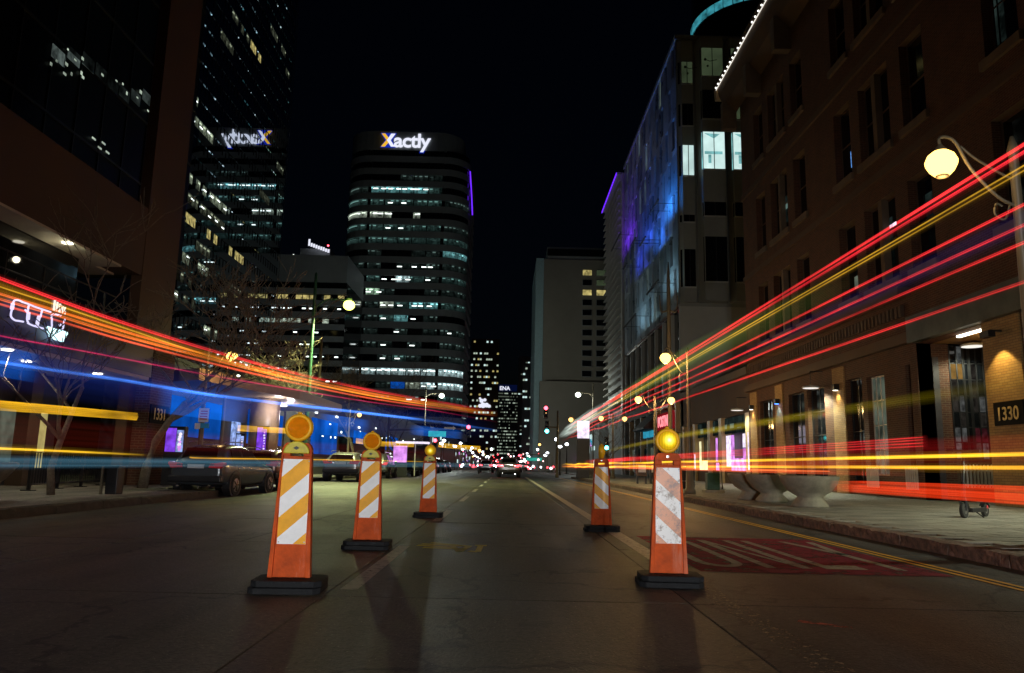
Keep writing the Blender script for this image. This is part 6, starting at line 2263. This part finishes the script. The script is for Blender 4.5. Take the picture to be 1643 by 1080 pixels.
# ================================================================== distant lights along the street
gl_n = 0
lampset = []
rd = random.Random(41)
for i in range(16):
    y = 84 + i * 13
    lampset.append((-6.6 - rd.uniform(0, 1.5), y, rd.uniform(2.6, 4.6), 'white_far' if rd.random() < 0.75 else 'sodium_far', 'L'))
for i in range(18):
    y = 80 + i * 13
    lampset.append((5.4 + rd.uniform(0, 2.4), y, rd.uniform(2.6, 4.8), 'white_far' if rd.random() < 0.8 else 'sodium_far', 'R'))
protoL = {}
for (x, y, z, e, s) in lampset:
    key = (e, s)
    where = 'left' if s == 'L' else 'right'
    tint_ = 'white' if e == 'white_far' else 'amber'
    lab = 'distant %s globe lamp in the far %s row of lamps' % (tint_, where)
    if key not in protoL:
        t = thing('globe_lamp', lab, 'street lamp', (0, 0, 0), 'distant %s globe lamps, %s row' % (tint_, where))
        MB().lathe((0, 0, 0), [(0.1, 0), (0.06, 0.5), (0.05, 3.4)], 8).build('pole', M['pole'], t)
        MB().ball((0, 0, 3.6), 0.17, 10).build('globe', E_[e], t)
        protoL[key] = t
        o = t
    else:
        o = dup(protoL[key], (0, 0, 0))
    o.location = (x, y, 0.1)
    o.scale = (1 + y / 300, 1 + y / 300, z / 3.6)
# glints of far traffic: opposing headlamp pairs and brake lamps as small cars' lights
fc = thing('far_traffic', 'mass of tiny red and white traffic lights at the end of the street', 'traffic', (0, 260, 0))
wlt, rlt, clt = MB(), MB(), MB()
for i in range(260):
    y = rd.uniform(100, 420)
    x = rd.uniform(-7.5, 8.5)
    z = rd.choice([0.6, 0.7, 0.8, 0.9, 1.8, 2.6, 3.2])
    r = rd.uniform(0.05, 0.14) * (1 + y / 350)
    rd.choice([wlt, rlt, rlt, clt]).ball((x, y, z), r, 6)
wlt.build('white_lamps', E_['white_far'], fc, kind='stuff')
rlt.build('red_lamps', E_['tail_on'], fc, kind='stuff')
clt.build('pink_lamps', E_['pink_far'], fc, kind='stuff')
fc['kind'] = 'stuff'

# ================================================================== light trails left by passing traffic
TR_ = {}


def trail(label, pts, col, strength, r, group, wob=0.0, r_end=None, strands=(0.0,), sub=6):
    P = smooth_path(pts, sub) if len(pts) > 2 else [Vector(pts[0]).lerp(Vector(pts[1]), i / 40) for i in range(41)]
    ph = sum(ord(c_) for c_ in label) % 7
    if wob:
        P = [p + Vector((0, 0, wob * (math.sin(p.y * 0.55 + ph) + 0.5 * math.sin(p.y * 1.3 + 2 * ph)) * min(1, max(0.06, (p.y - 14) / 25)))) for p in P]
    key = (col, strength)
    if key not in TR_:
        TR_[key] = add_light('trail_light_%d' % len(TR_), col, strength * 0.62, (0.5, 0.35, 3.0))
    n = len(P)
    mb, fd = MB(), []
    for k, dz in enumerate(strands):
        rad = [(r + ((r_end or r) - r) * i / (n - 1)) * (1.0 if k == 0 else 0.7) for i in range(n)]
        rad[0], rad[-1] = rad[0] * 0.5, rad[-1] * 0.25
        mb.tube([p + Vector((0.004 * k, 0, dz * (1 + i / n))) for i, p in enumerate(P)], rad, 8)
        for i in range(n):
            fd += [min(1.0, (1 - i / (n - 1)) / 0.25) ** 1.3 * (1.0 if k == 0 else 0.75)] * 8
    for mul_, wt_ in ((2.4, 0.07), (4.5, 0.025)):  # wider, fainter shells imitate bloom round the trail
        mb.tube([p + Vector((0.006 * mul_, 0, sum(strands) / len(strands))) for p in P], [(r + ((r_end or r) - r) * i / (n - 1)) * mul_ for i in range(n)], 8)
        for i in range(n):
            fd += [min(1.0, (1 - i / (n - 1)) / 0.3) ** 1.3 * wt_] * 8
    o = mb.build('light_trail', TR_[key], None, True)
    set_fade(o, fd)
    tag(o, label, 'light trail', group)
    return o


RED, RED2, ORG_, YEL, BLU, MAG = (0.82, 0.028, 0.032), (0.72, 0.02, 0.03), (0.9, 0.14, 0.02), (0.6, 0.31, 0.02), (0.05, 0.2, 0.8), (0.55, 0.015, 0.09)
GR = 'light trails of a bus on the right'
GL = 'light trails of a bus on the left'


def straight(x, z, y0=5.2, y1=52.0, dz=0.0, n=14):
    return [(x, y0 + (y1 - y0) * i / n, z + dz * i / n) for i in range(n + 1)]


trail('uppermost bright red light trail on the right', straight(4.0, 3.52, dz=0.05), RED, 1.0, 0.0075, GR, 0.025, 0.02, (0.0, 0.018))
trail('red light trail just under the uppermost one on the right', straight(4.0, 3.475, dz=0.05), RED2, 0.9, 0.007, GR, 0.025, 0.02, (0.0, -0.014))
trail('thin golden light trail on the right, upper of the pair', straight(4.0, 3.36, dz=0.0), YEL, 0.85, 0.006, GR, 0.025, 0.016)
trail('thin golden light trail on the right, lower of the pair', straight(4.0, 3.32, dz=0.0), YEL, 0.6, 0.006, GR, 0.025, 0.016)
trail('first red light trail below the golden pair on the right', straight(4.0, 3.05, dz=0.2), RED, 0.75, 0.006, GR, 0.03, 0.016, (0.0, 0.017))
trail('second red light trail below the golden pair on the right', straight(4.0, 2.89, dz=0.2), RED, 0.75, 0.006, GR, 0.03, 0.016, (0.0, 0.017))
trail('third red light trail below the golden pair on the right', straight(4.0, 2.75, dz=0.2), RED, 0.72, 0.006, GR, 0.03, 0.016, (0.0, 0.017))
trail('lone red light trail lower on the right, ending above the storefront', straight(4.0, 2.44, y1=57, dz=0.4), RED, 0.72, 0.006, GR, 0.03, 0.016, (0.0, 0.017))
for i, (z, s) in enumerate(((1.31, 0.55), (1.285, 0.45), (1.255, 0.5), (1.225, 0.4))):
    trail('%s faint red hairline trail at car height on the right' % ('first', 'second', 'third', 'fourth')[i], straight(4.0, z, y0=7.4, y1=40, dz=-0.05), RED, s, 0.005, GR, 0.02, 0.03)
trail('yellow light trail at waist height on the right, upper', straight(4.0, 1.12, y1=57, dz=-0.02), (0.8, 0.42, 0.02), 1.0, 0.009, GR, 0.02, 0.04, (0.0, 0.014))
trail('yellow light trail at waist height on the right, lower', straight(4.0, 1.03, y1=57, dz=-0.05), (0.8, 0.36, 0.02), 0.95, 0.009, GR, 0.02, 0.04, (0.0, -0.013))
trail('orange trail hugging the lower yellow one on the right', straight(4.0, 0.97, y0=9.6, y1=57), (0.95, 0.16, 0.04), 0.8, 0.01, GR, 0.02, 0.045)


def band(label, x, quads, col, strength, group, fa=0.15, fb=0.25, soft=True, th=0.015, streak=(0.3, 0.05, 16)):
    """a luminous band a couple of centimetres thick; quads = [(y, zlow, zhigh)...] along the street"""
    mb = MB()
    N = 26
    y0, y1 = quads[0][0], quads[-1][0]
    st, fd = [], []
    for i in range(N):
        y = y0 + (y1 - y0) * i / (N - 1)
        for (qa, qb) in zip(quads, quads[1:]):
            if qa[0] <= y <= qb[0] + 1e-6:
                t = (y - qa[0]) / (qb[0] - qa[0])
                st.append((y, qa[1] + (qb[1] - qa[1]) * t, qa[2] + (qb[2] - qa[2]) * t))
                break
    ring = [(0.0, 0), (0.25, 0), (0.5, 0), (0.75, 0), (1.0, 0), (0.75, 1), (0.5, 1), (0.25, 1)]
    wts = [0.0, 0.8, 1.0, 0.8, 0.0, 0.8, 1.0, 0.8] if soft else [0.9, 0.95, 1, 0.95, 0.9, 0.95, 1, 0.95]
    vs, fs = [], []
    for i, (y, za, zb) in enumerate(st):
        t = i / (len(st) - 1)
        f = min(1.0, t / fa if fa else 1.0, (1 - t) / fb if fb else 1.0)
        xx_ = x(y) if callable(x) else x
        for (v, s), w_ in zip(ring, wts):
            vs.append((xx_ + (th if s else (th / 2 if v in (0.0, 1.0) else 0.0)), y, za + (zb - za) * v))
            fd.append(f * w_)
    k = 8
    for i in range(len(st) - 1):
        for j in range(k):
            fs.append((k * i + j, k * i + (j + 1) % k, k * i + k + (j + 1) % k, k * i + k + j))
    mb.add(vs, fs)
    o = mb.build('light_band', add_light('band_light', col, strength * 0.5, streak))
    set_fade(o, fd)
    tag(o, label, 'light trail', group)
    return o


band('broad red-orange trail band low over the right pavement', 3.98, [(5.3, 0.74, 0.885), (8.6, 0.735, 0.87), (9.6, 0.73, 0.85)], (0.85, 0.045, 0.008), 0.85, GR, 0, 0.2, False, streak=(0.3, 0.06, 38))
band('orange-red glow band between the low trails on the right', 3.98, [(7.5, 0.93, 1.12), (17, 0.93, 1.1), (57, 0.95, 1.1)], (0.9, 0.11, 0.03), 0.45, GR, 0.1, 0.3, False)
band('faint dark red glow band behind the yellow trails at the right edge', 3.97, [(5.3, 1.03, 1.3), (8, 1.03, 1.3), (20, 1.1, 1.3), (40, 1.1, 1.3)], (0.7, 0.02, 0.02), 0.12, GR, 0, 0.4)
band('olive yellow glow band sloping across the right shopfronts', 3.96, [(5.2, 1.59, 1.74), (10, 1.62, 1.76), (17, 1.65, 1.79), (34, 1.54, 1.66)], (0.42, 0.32, 0.01), 0.34, GR, 0.3, 0.35, streak=(1, 0.04, 26))
band('green glow band of a lit bus roof edge under the golden pair on the right', 3.94, [(8.5, 3.02, 3.3), (12, 3.0, 3.56), (17, 3.05, 3.72), (24, 3.15, 3.66), (34, 3.2, 3.6)], (0.32, 0.45, 0.1), 0.3, GR, 0.5, 0.4, streak=(1, 0.09, 7))
band('white glow where the right bus trails begin, beside the beige tower', 3.94, [(28, 3.1, 3.6), (38, 2.95, 3.75), (52, 2.9, 3.7), (60, 3.1, 3.4)], (0.75, 0.9, 0.8), 0.75, GR, 0.4, 0.35, streak=(1, 0.1, 6))
band('faint violet glow band between the red trails at the right edge', 3.95, [(5.3, 2.76, 3.05), (8, 2.76, 3.05), (14, 2.78, 3.05)], (0.07, 0.04, 0.26), 0.07, GR, 0, 0.6)

pathx = [(9.98, -6.82), (11.44, -6.83), (13.26, -6.77), (16.22, -6.5), (19.69, -5.91), (24.68, -4.55), (28.83, -2.72), (33.91, -0.42)]


def lpts(zs, off=0.0, ext=True):
    P = [(x + off, y, z) for (y, x), z in zip(pathx, zs)]
    if ext:
        P = [(P[0][0] + 0.05, 8.6, P[0][2] - 0.01)] + P
    return P


trail('topmost bright red light trail on the left', lpts([3.25] * 8), RED, 0.9, 0.010, GL, 0, 0.02, (0.0, 0.022))
trail('thin golden light trail under the topmost red one on the left', lpts([3.15, 3.18, 3.18, 3.14, 3.10, 3.09, 3.09, 3.11]), YEL, 0.6, 0.007, GL, 0, 0.02)
trail('first orange light trail on the left', lpts([3.05, 3.09, 3.11, 3.14, 3.15, 3.16, 3.17, 3.18]), ORG_, 0.75, 0.0065, GL, 0, 0.018, (0.0, 0.015))
trail('second orange light trail on the left', lpts([2.98, 3.02, 3.03, 3.07, 3.08, 3.09, 3.11, 3.14]), ORG_, 0.75, 0.0065, GL, 0, 0.018, (0.0, 0.017))
trail('third orange light trail on the left', lpts([2.93, 2.96, 2.97, 3.0, 3.01, 3.01, 3.04, 3.09]), (0.9, 0.1, 0.04), 0.75, 0.0065, GL, 0, 0.017, (0.0, -0.014))
trail('thin magenta light trail on the left', lpts([2.49, 2.56, 2.63, 2.71, 2.80, 2.87, 2.90, 2.81], 0.08), MAG, 0.75, 0.0065, GL, 0, 0.016)
trail('blue light trail on the left', lpts([2.14, 2.19, 2.25, 2.29, 2.38, 2.49, 2.50, 2.43], 0.1), BLU, 0.85, 0.009, GL, 0, 0.04, (0.0, 0.016))
trail('thin yellow light trail at car height on the left, near piece', [(-6.55, 8.7, 1.02), (-6.55, 9.98, 1.02), (-6.57, 11.81, 1.01), (-6.53, 14.17, 0.99)], (0.85, 0.48, 0.02), 0.8, 0.014, GL)
trail('thin yellow light trail at car height on the left, far piece', [(-6.38, 15.6, 0.97), (-6.3, 16.22, 0.96), (-5.75, 19.69, 0.98), (-4.43, 24.68, 1.01), (-2.6, 28.8, 1.02)], (0.85, 0.42, 0.02), 0.8, 0.012, GL)


def bar_trail(label, pts, hh_, n=5):
    t = thing('light_bar_trail', label, 'light trail', pts[0], 'thick yellow bar trails on the left')
    for i in range(n):
        dz = (i - (n - 1) / 2) * 2 * hh_ / n
        P = [Vector(p) + Vector((0, 0, dz)) for p in pts]
        P = [P[0].lerp(P[-1], k / 10) if len(P) == 2 else q for k, q in enumerate(P if len(P) > 2 else [0] * 11)]
        end = 0.04 * (1 - abs(dz) / hh_) if hh_ else 0
        P[-1] = P[-1] + Vector((0, end, 0))
        so = MB().tube(P, hh_ / n * 0.95, 8).build('strand', E_['bar_y'], t, True)
        set_fade(so, [1.0] * len(so.data.vertices))
    return t


E_['bar_y'] = add_light('bar_trail_yellow', (0.9, 0.46, 0.015), 0.36, (0.5, 0.5, 5.0))
bar_trail('thickest yellow bar trail at the left edge', [(-6.62, 8.7, 1.56), (-6.60, 9.98, 1.57), (-6.63, 11.44, 1.61), (-6.61, 13.7, 1.66)], 0.066)
bar_trail('yellow bar trail passing behind the nearest left panel', [(-6.20, 17.72, 1.66), (-5.85, 19.6, 1.70), (-5.48, 21.4, 1.74)], 0.07)
bar_trail('yellow bar trail between the second and third left panels', [(-4.7, 24.0, 1.60), (-4.1, 25.6, 1.56), (-3.33, 27.47, 1.60)], 0.08)
bar_trail('short pale yellow bar trail near the end of the street', [(-2.6, 29.2, 1.66), (-1.9, 30.8, 1.63), (-1.15, 32.38, 1.64)], 0.085)


def pathfn(off):
    def f(y):
        ys_ = [4.0] + [q[0] for q in pathx]
        xs_ = [pathx[0][1]] + [q[1] for q in pathx]
        for (a, b, c, d) in zip(ys_, ys_[1:], xs_, xs_[1:]):
            if a <= y <= b:
                return c + (d - c) * (y - a) / (b - a) + off
        return xs_[-1] + off
    return f


yy_ = [8.6, 9.3, 10, 12, 14, 16, 18, 20, 22, 24, 26, 28, 30, 32, 33.9]
band('olive golden glow band under the orange trails on the left', pathfn(-0.03), [(y, 2.94 + 0.004 * y, 3.26) for y in yy_], (0.5, 0.2, 0.01), 0.34, GL, 0, 0.15)
band('teal grey glow band at car height on the left', pathfn(0.3), [(y, 0.70 + 0.004 * y, 0.9 + 0.004 * y) for y in yy_], (0.06, 0.17, 0.25), 0.5, GL, 0, 0.2, streak=(0.3, 0.03, 18))
band('faint dark red glow band above the teal one on the left', pathfn(0.28), [(y, 0.92 + 0.004 * y, 1.5) for y in yy_], (0.45, 0.03, 0.02), 0.05, GL, 0, 0.2, streak=(0.3, 0.03, 14))
band('deep blue violet glow band under the magenta trail on the left', pathfn(-0.02), [(y, 1.75, 2.62 + 0.012 * y) for y in yy_], (0.015, 0.035, 0.3), 0.2, GL, 0, 0.4, streak=(0.3, 0.05, 3))
for (ya, yb, za, zb, lab) in ((8.6, 11.2, 1.98, 2.4, 'blurred blue bus window glow at the left edge'), (14.6, 18.2, 1.8, 2.34, 'blurred blue bus window glow above the parked crossover'), (21.8, 25, 1.7, 2.3, 'blurred blue bus window glow behind the second left panel'), (27.2, 31, 1.95, 2.3, 'blurred blue bus window glow near the third left panel')):
    band(lab, pathfn(-0.06), [(ya, za, zb), ((ya + yb) / 2, za, zb), (yb, za, zb)], (0.003, 0.12, 0.62), 0.5, GL, 0 if ya < 9 else 0.2, 0.15, False, streak=(0.3, 0.3, 2))
